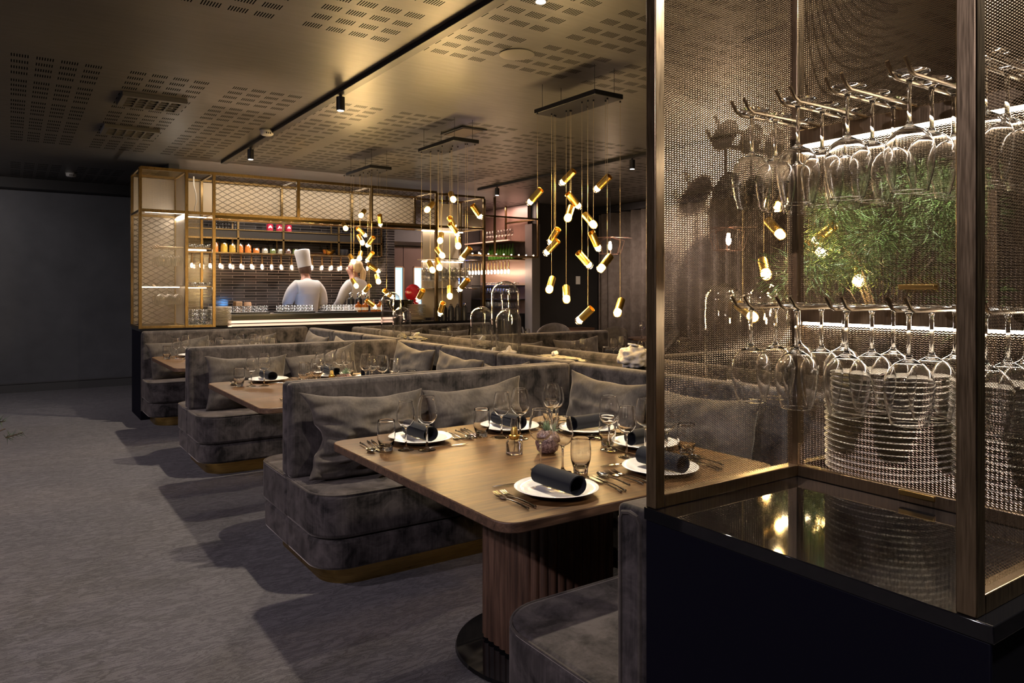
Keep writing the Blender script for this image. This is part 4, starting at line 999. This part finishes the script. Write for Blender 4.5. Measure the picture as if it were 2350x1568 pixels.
for k, x in enumerate(hx): hlamp('slim brass heat lamp, %s from the brass cabinet along the tiled wall' % ORD[k], x, 12.12, 2.02, 1.79, 'heat lamps over the kitchen')
MB_ = thing('wood_block', 'pale wooden knife block against the tiles', 'block', (3.05,12.2,1.0))
MB().box(2.96,3.06,12.1,12.3,.99,1.26).build('block_body', mat('light_wood',(.30,.18,.09),.5), MB_, bevel=.01)
MB().lathe([(0,0),(.055,0),(.06,.22),(.05,.25),(0,.25)], 18, (3.16,12.18,1.0)).build('utensil_pot', mat('tan_clay',(.35,.22,.13),.6), MB_)
bk = thing('back_worktop', 'dark worktop along the tiled kitchen wall', 'worktop', (3.6,12.1,0))
MB().box(1.75,5.4,11.72,12.37,.1,.97).build('worktop_cabinet', M_BLACK, bk); MB().box(1.73,5.42,11.69,12.375,.97,.995).build('worktop_top', mat('worktop_steel',(.12,.12,.12),.3,.8), bk)
sk = MB().box(1.95,2.18,12.34,12.375,1.18,1.28).build('wall_socket', M_BLACK, None, bevel=.004); tag(sk, 'black wall socket panel low on the tiles by the brass cabinet', 'socket')
mb_ = thing('added_blue_glow', 'small blue-lit screen standing at the elbow of the cook in the toque', 'screen', (3.30,10.38,1.133))  # glowing panel added only to tint the cook's sleeve blue
MB().box(3.22,3.36,10.34,10.35,1.14,1.24).build('glow_case', M_BLACK, mb_); MB().box(3.225,3.355,10.3505,10.352,1.145,1.235).build('glow_pane', mat('blue_glow',(.1,.3,.9),.3,emit=(.15,.45,1),es=14), mb_); MB().box(3.27,3.31,10.34,10.40,1.132,1.142).build('glow_foot', M_BLACK, mb_)
# ---- service door beyond the kitchen
dr = thing('service_door', 'dark brown swing door with a tall lit window between kitchen and bar', 'door', (6.2,12.42,.1)); M_DOOR = mat('brown_door',(.075,.045,.038),.45)
for x0, x1, wx in ((5.66,6.02,5.94),(6.03,6.78,6.33)):
    w = MB(); w.box(x0,wx-.085,12.38,12.42,.1,2.25).box(wx+.085,x1,12.38,12.42,.1,2.25).box(wx-.085,wx+.085,12.38,12.42,.1,1.18).box(wx-.085,wx+.085,12.38,12.42,1.86,2.25).build('door_leaf', M_DOOR, dr, smooth=False)
    fr = MB(); fr.box(wx-.10,wx-.08,12.37,12.38,1.16,1.88).box(wx+.08,wx+.10,12.37,12.38,1.16,1.88).box(wx-.10,wx+.10,12.37,12.38,1.86,1.88).box(wx-.10,wx+.10,12.37,12.38,1.16,1.18).build('window_frame', mat('window_wood',(.35,.22,.12),.5), dr, smooth=False)
    MB().box(wx-.085,wx+.085,12.41,12.415,1.18,1.86).build('lit_window', mat('lit_glass_pane',(.5,.7,.8),.3,emit=(.55,.85,1.0),es=.35), dr, smooth=False)
MB().box(5.64,6.80,12.30,12.42,2.27,2.34).build('door_closer_bar', M_STEEL, dr); MB().box(5.8,6.5,12.30,12.40,2.62,2.72).build('air_grille', M_BLACK, dr)
# ---- brass glass tower to the right of the kitchen
tw = thing('glass_tower', 'tall brass glass tower between the serving pass and the bar', 'glass rack', (5.33,9.4,ZF)); hood_ = hood; hood = tw
for x in (5.72,): kpost(x, f0, ZF, 2.78); kpost(x, f1, ZF, 2.78, .03)
for z in (KZ-.02, 2.34): rail((4.95,f0,z),(5.72,f0,z), tw, M_BRASSD, .03); rail((4.95,f1,z),(5.72,f1,z), tw, M_BRASSD, .03); rail((5.72,f0,z),(5.72,f1,z), tw, M_BRASSD, .022)
kq((5.05,f1-.02,ZF+.02),(.62,0,0),(0,0,1.72), M_PERF, 'lit_panel'); kq((5.72,f0+.02,2.36),(0,f1-f0-.04,0),(0,0,.42), M_MESHF)
MB().box(5.0,5.70,f1-.10,f1-.08,2.315,2.33).build('strip_light', M_LEDC, tw); MB().box(5.0,5.70,f1-.10,f1-.085,1.86,1.872).build('strip_light', M_LEDC, tw)
for z in (1.47,1.90): MB().box(4.96,5.70,f0+.15,f1-.03,z-.012,z).build('shelf', M_BRASSD, tw)
hood = hood_
for lv, (z, up) in enumerate(((1.471,False),(1.88,True))):
    for i in range(8):
        for j in range(3):
            if up: place('farW', (5.0+i*.088, f0+.24+j*.13, z-.0), 'glass hanging %s in the %s row, upper shelf of the brass tower' % (ORD[i], PN[j]), 'glasses in the brass tower', 0, PI)
            else: place('farW', (5.0+i*.088, f0+.24+j*.13, z), 'glass standing %s in the %s row, lower shelf of the brass tower' % (ORD[i], PN[j]), 'glasses in the brass tower')
for k in range(16): place('kplate', (4.78, 9.40, ZF+.001+k*.0145), ('bottom' if k == 0 else ORD[k])+' plate of the cream stack by the punch bowl', 'plates stacked by the punch bowl', 0, 0, 1.0)
for k in range(5): jug2 = thing('black_canister', 'black canister, %s in the row beneath the brass tower' % PN[k], 'canister', (5.06+k*.115,9.30,ZF), 0, 'black canisters'); MB().lathe([(0,0),(.046,0),(.046,.17),(.03,.19),(.028,.205),(0,.205)], 16, (5.06+k*.115,9.30,ZF)).build('canister_body', M_BLACK, jug2, ang=50); MB().lathe([(0,.205),(.016,.205),(.02,.225),(0,.235)], 12, (5.06+k*.115,9.30,ZF)).build('canister_lid', M_STEEL, jug2)
# ---- bar
BX = 7.62
bar = thing('back_bar', 'lit back bar with shelves of glasses and a row of slim lamps', 'bar', (7.5,11.2,0))
MB().box(7.70,7.775,10.75,12.36,.1,3.0).build('bar_back', mat('bar_panel',(.20,.13,.11),.35), bar)
for z in (1.02,1.28,1.53,2.0,2.32): MB().box(7.32,7.70,10.78,12.30,z-.018,z).build('bar_shelf', M_BRASSD if z > 1.9 else M_BLACK, bar)
MB().box(7.30,7.70,10.76,12.32,.1,1.0).build('bar_cabinet', M_BLACK, bar)
MB().box(7.30,7.34,10.78,12.30,2.325,2.345).build('strip_light', M_LEDW, bar)
for k in range(13): hlamp('slim brass lamp over the back bar, %s from the grey pillar' % ORD[k], 7.36, 10.86+k*.112, 1.98, 1.74, 'lamps over the back bar')
for r_, (z, key, nm) in enumerate(((1.021,'farW','lowest'),(1.281,'farW','second'),(1.531,'bowlG','third'))):
    for i in range(11):
        for j in range(2): place(key, (7.40+j*.13, 10.86+i*.09, z), '%s %s from the pillar, %s row, %s back bar shelf' % (ORD[i], 'stemmed glass' if key=='farW' else 'glass bowl', ('front','back')[j], nm), 'glassware on the back bar', 0, 0, .9)
M_GREEN = mat('green_glass',(.10,.30,.03),.08,0,.5,.5,1.4)
for i in range(9):
    t = thing('green_bottle', 'green bottle, %s from the grey pillar on the upper bar shelf' % ORD[i], 'bottle', (7.45,10.85+i*.095,2.001), 0, 'green bottles'); MB().lathe([(0,0),(.036,0),(.038,.01),(.038,.16),(.014,.22),(.013,.28),(.016,.285),(0,.285)], 14, (7.45,10.85+i*.095,2.001)).build('bottle_body', M_GREEN, t, ang=60)
for i in range(10): place('farW', (7.42,10.86+i*.10,2.321), 'stemmed glass, %s from the pillar on the top bar shelf' % ORD[i], 'glasses on the top bar shelf')
cm = thing('coffee_machine', 'dark coffee machine with two blue displays on the bar', 'coffee machine', (6.95,11.6,1.0)); M_BLUE = mat('blue_display',(.05,.1,.5),.3,emit=(.10,.22,1.0),es=4)
MB().box(6.62,7.20,11.75,12.30,.1,1.0).build('machine_cabinet', M_BLACK, cm); MB().box(6.68,7.16,11.8,12.25,1.0,1.72).build('machine_body', mat('machine_black',(.03,.028,.028),.3), cm, bevel=.02)
MB().box(6.80,7.06,11.79,11.802,1.56,1.66).build('machine_display', M_BLUE, cm); MB().box(6.76,6.94,11.79,11.802,1.42,1.47).build('machine_display', M_BLUE, cm); MB().tube([(6.92,11.77,1.40),(6.92,11.77,1.25)], .03, 14).build('machine_spout', M_STEEL, cm)
hb = thing('bar_canopy', 'brass framed smoked canopy hanging over the bar', 'canopy', (6.9,10.4,2.4))
for a, b in (((5.78,10.3,2.68),(7.6,10.3,2.68)),((5.78,10.3,2.02),(7.6,10.3,2.02)),((7.6,10.3,2.68),(7.6,11.3,2.68)),((7.6,10.3,2.02),(7.6,11.3,2.02))): rail(a, b, hb, M_BRASSD, .03, 'canopy_rail')
for x, y in ((5.78,10.3),(6.7,10.3),(7.6,10.3),(7.6,11.3)): MB().box(x-.015,x+.015,y-.015,y+.015,2.02,3.0).build('canopy_post', M_BRASSD, hb)
MB().quad((5.8,10.3,2.04),(1.78,0,0),(0,0,.62)).build('canopy_pane', thin_glass('smoked_pane',(.42,.36,.32),.7), hb, smooth=False, recalc=False)
for k in range(11): MB().blob((5.95+k*.155,10.29,2.045), .010, 1).build('canopy_light', M_HEAT, hb)
# ---- beyond the right-hand booths: curtain, chairs, tables, wire lamps
cu = MB(); n = 300; A, B = [], []
for k in range(n+1):
    y = 10.5-k*.026; x = 9.15+.085*math.sin(k*.62+.6*math.sin(k*.11))+.03*math.sin(k*.23+1); A.append(cu.bm.verts.new((x,y,.02))); B.append(cu.bm.verts.new((x+.012*math.sin(k*.4),y,2.86)))
for k in range(n): cu.bm.faces.new((A[k],A[k+1],B[k+1],B[k]))
o = cu.build('long_curtain', velvet('curtain_cloth',(.10,.082,.075),(.15,.125,.115)), None, ang=180); md = o.modifiers.new('th','SOLIDIFY'); md.thickness = .004; tag(o, 'floor-length taupe curtain in deep folds along the far side', 'curtain')
cr = thing('curtain_rail', 'dark curtain rail under the ceiling above the taupe curtain', 'rail', (9.15,6.8,2.9)); MB().box(9.08,9.22,2.8,10.5,2.87,2.99).build('rail_body', M_BLACK, cr)
M_CH = velvet('chair_fabric', (.050,.042,.038), (.095,.082,.073))
def chair(label, x, y, rz):
    t = thing('shell_chair', label, 'chair', (x,y,0), rz, 'shell chairs by the curtain'); Mw = Matrix.Translation((x,y,0)) @ Matrix.Rotation(rz,4,'Z')
    def T(mb): bmesh.ops.transform(mb.bm, matrix=Mw, verts=mb.bm.verts); return mb
    s = MB(); g = []
    for j in range(9):
        v = j/8; row = []
        for i in range(17):
            a = -1.75+3.5*i/16; r = .27+.03*v; hgt = .47+(.44*(math.cos(a/1.75*PI/2)**.55 if abs(a) < 1.749 else 0))*v
            row.append(s.bm.verts.new((r*math.sin(a), -r*math.cos(a)*(1.0+.12*v), hgt)))
        g.append(row)
    for j in range(8):
        for i in range(16): s.bm.faces.new((g[j][i],g[j][i+1],g[j+1][i+1],g[j+1][i]))
    o = T(s).build('backrest', M_CH, t, ang=180); md = o.modifiers.new('th','SOLIDIFY'); md.thickness = .035
    T(MB().prism(rrect(-.26,.26,-.25,.26,.14), .40, .485)).build('seat', M_CH, t, bevel=.025)
    for sx in (-1,1):
        for sy in (-1,1): T(MB().tube([(sx*.17,sy*.17,.40),(sx*.22,sy*.22,0)], [.014,.009], 8)).build('leg', M_BLACK, t)
chair('brown upholstered shell chair by the dark wall with the light switch', 7.05, 9.15, 2.4)
chair('brown upholstered shell chair in front of the curtain edge', 7.0, 7.85, 1.9)
chair('brown upholstered shell chair seen above the white stone', 7.05, 6.95, 1.2)
def round_table(label, x, y):
    t = thing('side_dining_table', label, 'table', (x,y,0), 0, 'dark tables by the curtain')
    MB().lathe([(0,.72),(.43,.72),(.45,.73),(.45,.745),(.44,.75),(0,.75)], 40, (x,y,0)).build('tabletop', M_EDGE, t, ang=50); MB().lathe([(0,0),(.24,0),(.24,.015),(.04,.03),(.035,.72),(0,.72)], 28, (x,y,0)).build('pedestal', M_BLACK, t, ang=50)
round_table('dark round table in front of the taupe curtain', 7.75, 7.55); round_table('dark round table beside the dark wall with the switch', 7.85, 9.62)
for k, (x, y, key) in enumerate(((7.55,7.7,'wineLf'),(7.65,7.45,'wineSf'),(7.85,7.8,'wineLf'),(7.9,7.35,'wineSf'))): place(key, (x,y,.7505), 'empty wine glass on the round table by the curtain, '+('toward the dark wall','on the bench side','at the curtain side','closest to the candle')[k], 'glasses on the curtain tables')
t = thing('glass_candlestick', 'slender glass candlestick on the round table by the curtain', 'candlestick', (7.72,7.55,.75)); MB().lathe([(0,0),(.03,0),(.03,.006),(.008,.02),(.006,.12),(.014,.14),(0,.14)], 16, (7.72,7.55,.75)).build('stick', M_THINF, t); MB().tube([(7.72,7.55,.89),(7.72,7.55,1.03)], [.009,.007], 8).build('candle', M_PORC, t)
cs = thing('console_table', 'dark console table against the dark wall with the switch', 'console', (8.3,10.3,0)); MB().box(7.95,8.75,10.12,10.5,.72,.76).build('console_top', M_EDGE, cs); MB().box(8.0,8.7,10.16,10.5,0,.72).build('console_body', M_BLACK, cs)
for x in (8.22,8.48): MB().blob((x,10.15,.66), .016, 2).build('knob', M_BRASS, cs)
sw = MB().box(8.66,8.76,10.54,10.552,1.55,1.70).build('light_switch', M_WHITE, None, bevel=.003); tag(sw, 'pale light switch plate on the dark wall', 'switch')
M_WIRE = mat('copper_wire', (.35,.22,.18), .35, 1)
def wirelamp(label, x, y, z):
    t = thing('wire_pendant', label, 'pendant light', (x,y,z), 0, 'wire cage pendants')
    w = MB()
    for k in range(8):
        a = 2*PI*k/8; w.tube([(x,y,z+.12),(x+.22*math.cos(a),y+.22*math.sin(a),z+.06),(x+.16*math.cos(a),y+.16*math.sin(a),z-.14)], .004, 5); b = 2*PI*(k+1)/8
        w.tube([(x+.16*math.cos(a),y+.16*math.sin(a),z-.14),(x+.16*math.cos(b),y+.16*math.sin(b),z-.14)], .004, 5); w.tube([(x,y,z+.12),(x+.34*math.cos(a+.2),y+.34*math.sin(a+.2),z+.10)], .003, 5)
    w.build('wire_cage', M_WIRE, t); MB().tube([(x,y,z+.12),(x,y,3.0)], .003, 5).build('cord', M_BLACK, t); MB().lathe([(0,.05),(.016,.05),(.03,-.03),(.022,-.07),(0,-.085)], 14, (x,y,z)).build('bulb', M_HEAT, t)
p = aty(1400,565,8.4); wirelamp('wire cage pendant with glowing bulb in front of the curtain', p.x, 8.4, p.z+.02)
p = aty(1672,550,5.4); wirelamp('wire cage pendant glowing through the bronze mesh', p.x, 5.4, p.z+.02)
# ------------------------------------------------------------------ cooks
def skin(name, parent, m, nodes, edges, root=0, sub=2):
    me = bpy.data.meshes.new(name); me.from_pydata([n[:3] for n in nodes], edges, []); o = bpy.data.objects.new(name, me); COL.objects.link(o)
    sk = o.modifiers.new('skin','SKIN'); L = me.skin_vertices[0] if me.skin_vertices else None
    if L is None:
        bm = bmesh.new(); bm.from_mesh(me); lay = bm.verts.layers.skin.verify(); bm.to_mesh(me); bm.free(); L = me.skin_vertices[0]
    for i, n in enumerate(nodes):
        r = n[3]; L.data[i].radius = r if isinstance(r, tuple) else (r, r); L.data[i].use_root = (i == root)
    sk.use_smooth_shade = True; s = o.modifiers.new('sub','SUBSURF'); s.levels = sub; s.render_levels = sub; me.materials.append(m)
    if parent: o.parent = parent
    return o
M_SKIN = mat('skin', (.50,.25,.18), .5); M_COAT = mat('white_cotton', (.50,.46,.44), .8, sheen=.2); M_TROUS = mat('dark_trousers', (.03,.03,.035), .8); M_HAIRB = mat('brown_hair',(.10,.05,.03),.6); M_HAIRY = mat('blond_hair',(.80,.62,.38),.5)
def person(label, loc, rz, elbows, hands, head, fem=False):
    """local +y = facing direction, z=0 floor"""
    sh = .185 if fem else .215; N_ = []; E_ = []
    def a(p, r, frm=None):
        N_.append((*p, r)); 
        if frm is not None: E_.append((frm, len(N_)-1))
        return len(N_)-1
    hp = a((0,0,.95), .13 if fem else .145); w = a((0,.0,1.10), .115 if fem else .14, hp); c = a((0,-.02,1.30), .125 if fem else .15, w); u = a((0,-.01,1.42), .068, c); nk = a((head[0]*.3,.02+head[1]*.3,1.52), .052, u)
    hd = Vector((head[0],.04+head[1],1.64)); a1 = a(hd-Vector((0,.0,.05)), .068, nk); a2 = a(hd+Vector((0,-.005,.02)), .088, a1); a3 = a(hd+Vector((0,-.01,.09)), .062, a2)
    fd = Vector((math.sin(head[2]),math.cos(head[2]),0)); sd = Vector((fd.y,-fd.x,0))
    a(hd+fd*.105+Vector((0,0,-.02)), .013, a1); a(hd+fd*.06+Vector((0,0,-.09)), .03, a1)
    for s in (-1,1): a(hd+sd*s*.088+Vector((0,0,-.01)), .014, a2)
    for s in (0,1):
        sg = -1 if s == 0 else 1
        s1 = a((sg*sh*.62,-.005,1.355), .052, u); s2 = a((sg*sh*.98,0,1.30), .045, s1); e = a(elbows[s], .043, s2); wr = a(hands[s], .028, e)
        dv = (Vector(hands[s])-Vector(elbows[s])).normalized(); pv = Vector(hands[s])+dv*.06; pm = a(pv, .032, wr); side = dv.cross(Vector((0,0,1))).normalized()
        for k in range(4):
            b0 = pv+dv*.035+side*(-.027+.018*k); b1 = b0+dv*.035+Vector((0,0,-.008)); L = (.026,.032,.030,.022)[k]
            i0 = a(b0, .009, pm); i1 = a(b1, .0085, i0); a(b1+dv*L*.6+Vector((0,0,-.02)), .007, i1)
        t0 = a(pv+side*(-sg)*.035-dv*.01, .010, pm); a(pv+side*(-sg)*.05+dv*.03, .008, t0)
        l1 = a((sg*.095,0,.86), .085, hp); l2 = a((sg*.10,.015,.50), .055, l1); l3 = a((sg*.10,0,.10), .040, l2); f = a((sg*.10,.03,.045), .036, l3); a((sg*.105,.17,.03), .028, f)
    o = skin('person', None, M_SKIN, N_, E_); o.location = loc; o.rotation_euler = (0,0,rz); tag(o, label, 'person')
    # clothes
    J = []; JE = []
    def j(p, r, frm=None):
        J.append((*p, r)); 
        if frm is not None: JE.append((frm, len(J)-1))
        return len(J)-1
    k = 1.05 if fem else 1.28
    h0 = j((0,0,.98 if fem else .86), (.155*k,.135*k)); h1 = j((0,0,1.10), (.140*k,.12*k), h0); h2 = j((0,-.03,1.27), (.170*k,.14*k), h1); h3 = j((0,-.02,1.39), (.135*k,.10*k), h2); h4 = j((0,-.005,1.46), .075, h3); j((head[0]*.15,.01,1.505), .064, h4)
    for s in (0,1):
        sg = -1 if s == 0 else 1; q1 = j((sg*sh*.62,-.01,1.375), .092*k, h3); q2 = j((sg*sh*1.0,0,1.31), .082*k, q1); el = Vector(elbows[s]); ha = Vector(hands[s]); q3 = j(el, .066*k, q2); j(el+(ha-el)*.86, .048*k, q3)
    skin('jacket' if not fem else 'sweater', o, M_COAT, J, JE)
    T_ = []; TE = []
    T_.append((0,0,.97,.15 if not fem else .14)); T_.append((0,0,.90,.14)); TE.append((0,1))
    for sg in (-1,1):
        n0 = len(T_); T_ += [(sg*.098,0,.80,.10),(sg*.10,.015,.50,.075),(sg*.10,0,.10,.065)]; TE += [(1,n0),(n0,n0+1),(n0+1,n0+2)]
    skin('trousers', o, M_TROUS, T_, TE)
    for s in (-1,1): MB().blob(hd+fd*.062+sd*s*.030+Vector((0,0,.016)), .010, 2).build('eye', M_BLACK, None).parent = o
    MB().blob(hd+fd*.070+Vector((0,0,-.062)), .014, 2, (1.1,.7,.4)).build('mouth', mat('lips',(.45,.15,.13),.5), None).parent = o
    return o, hd, fd, sd
p1 = aty(703, 700, 10.92)
ck, hd, fd, sd = person('cook in white jacket and tall white toque, back turned, working at the kitchen', (p1.x,10.92,.12), 0.0, [(-.285,.05,1.10),(.285,.05,1.10)], [(-.14,.30,1.06),(.14,.30,1.06)], (0,.03,.15))
MB().lathe([(.084,-.045),(.094,-.01),(.094,.04),(.07,.09),(0,.10)], 20, hd+Vector((0,-.016,-.02)), Matrix.Rotation(.0,3,'X')).build('hair', M_HAIRB, None, ang=180).parent = ck
hat = Matrix.Rotation(-.16,3,'Y') @ Matrix.Rotation(-.10,3,'X')
MB().lathe([(.104,.0),(.105,.06),(.109,.16),(.118,.235),(.112,.262),(.06,.275),(0,.272)], 28, hd+Vector((0,-.004,.032)), hat).build('toque', mat('toque_cloth',(.62,.58,.55),.85,sheen=.2), None, ang=60).parent = ck
p2_ = aty(815, 690, 10.75)
wm, hd, fd, sd = person('blonde cook with ponytail in white sweater, seen from behind in half profile', (p2_.x,10.75,.14), .25, [(-.26,.03,1.12),(.25,.06,1.12)], [(-.20,.27,1.02),(.14,.28,1.05)], (0,.02,-1.15), True)
wh = MB(); wh.blob(hd+Vector((0,0,.034))-fd*.050, .110, 4, (1,1,1.02), .03); wh.blob(hd-fd*.115+Vector((0,0,.03)), .05, 2, (1,1,1.2)); wh.tube([hd-fd*.12+Vector((0,0,.03)),hd-fd*.165+Vector((0,0,-.06)),hd-fd*.15+Vector((0,0,-.20)),hd-fd*.13+Vector((0,0,-.27))], [.04,.05,.04,.012], 12)
wh.build('hair', M_HAIRY, None, ang=180).parent = wm
# ------------------------------------------------------------------ lights
def spot(name, loc, to, power, col=(1,.86,.68), ang=70, blend=.5, r=.03):
    l = bpy.data.lights.new(name, 'SPOT'); l.energy = power; l.color = col; l.spot_size = math.radians(ang); l.spot_blend = blend; l.shadow_soft_size = r
    o = bpy.data.objects.new(name, l); COL.objects.link(o); o.location = loc; o.rotation_euler = (Vector(to)-Vector(loc)).to_track_quat('-Z','Y').to_euler(); return o
def area(name, loc, to, sx, sy, power, col):
    l = bpy.data.lights.new(name, 'AREA'); l.shape = 'RECTANGLE'; l.size = sx; l.size_y = sy; l.energy = power; l.color = col
    o = bpy.data.objects.new(name, l); COL.objects.link(o); o.location = loc; o.rotation_euler = (Vector(to)-Vector(loc)).to_track_quat('-Z','Y').to_euler(); return o
for i, y in enumerate((2.85,5.46,8.05)):
    spot('track_spot_light', (2.12,y,2.835), (1.3,y-.2,0), 95, (1,.86,.66), 120, .7, .035)
spot('track_spot_light', (2.12,.2,2.835), (.7,2.2,0), 95, (1,.88,.74), 110, .6, .035)
for y in (6.2, 9.05): spot('track_spot_light', (5.93,y,2.835), (5.7,y-.2,0), 40, (1,.75,.55), 110, .7, .035)
# unseen fill lamps added to lighten the aisle, bench ends and far wall
spot('aisle_fill_light', (-2.3,3.6,2.95), (.4,4.6,0), 72, (1,.87,.98), 110, .8, .05)
spot('aisle_fill_light', (-2.3,7.6,2.95), (.5,8.2,0), 70, (1,.88,.95), 110, .8, .05)
spot('aisle_fill_light', (-2.0,.4,2.95), (.5,1.6,0), 85, (1,.87,.98), 110, .8, .05)
spot('aisle_fill_light', (-1.8,9.6,2.95), (-.5,12.2,.3), 48, (1,.92,.92), 120, .8, .05)
# kitchen ceiling lights
area('kitchen_ceiling_light', (3.6,11.1,2.95), (3.6,11.0,0), 2.6, .5, 34, (1,.90,.82))
area('bar_fill_light', (7.0,11.2,2.95), (7.2,11.2,0), .6, 1.0, 26, (1,.70,.58))  # unseen pink fill added to brighten the back bar
spot('plant_spot_light', (2.9,1.35,2.95), (3.42,1.86,1.5), 150, (1,.97,.85), 40, .5, .03)
spot('curtain_fill_light', (7.6,8.2,2.95), (8.9,8.6,1.4), 60, (1,.78,.62), 110, .8, .05)  # unseen spot added to brighten the curtain side
area('hood_fill_light', (3.3,9.20,2.76), (3.3,9.75,2.45), 3.0, .04, 2.6, (1,.86,.70))  # unseen fill strip added to light the hood's back panel
for k, p in enumerate(PL):
    l = bpy.data.lights.new('pendant_light', 'POINT'); l.energy = .8; l.color = (1,.72,.38); l.shadow_soft_size = .02
    o = bpy.data.objects.new('pendant_light', l); COL.objects.link(o); o.location = p
w = bpy.data.worlds.new('world'); SC.world = w; w.use_nodes = True
w.node_tree.nodes['Background'].inputs[0].default_value = (.55,.5,.6,1); w.node_tree.nodes['Background'].inputs[1].default_value = .0
# ------------------------------------------------------------------ camera
cam = bpy.data.cameras.new('camera'); cam.sensor_width = 36; cam.lens = 36*F/2350; cam.shift_y = -(784-YH)/2350; cam.clip_start = .05
co = bpy.data.objects.new('camera', cam); COL.objects.link(co); co.location = (0,0,H); co.rotation_euler = (PI/2,0,-TH); SC.camera = co
cam.dof.use_dof = False
vs = SC.view_settings; vs.view_transform = 'Standard'; vs.look = 'None'; vs.gamma = 1; vs.use_curve_mapping = False; vs.exposure = 1.6
cy = SC.cycles; cy.use_denoising = True; cy.max_bounces = 14; cy.transparent_max_bounces = 32; cy.transmission_bounces = 12; cy.glossy_bounces = 5; cy.diffuse_bounces = 3; cy.caustics_reflective = False; cy.caustics_refractive = True
cy.sample_clamp_indirect = 4.0; cy.blur_glossy = .5
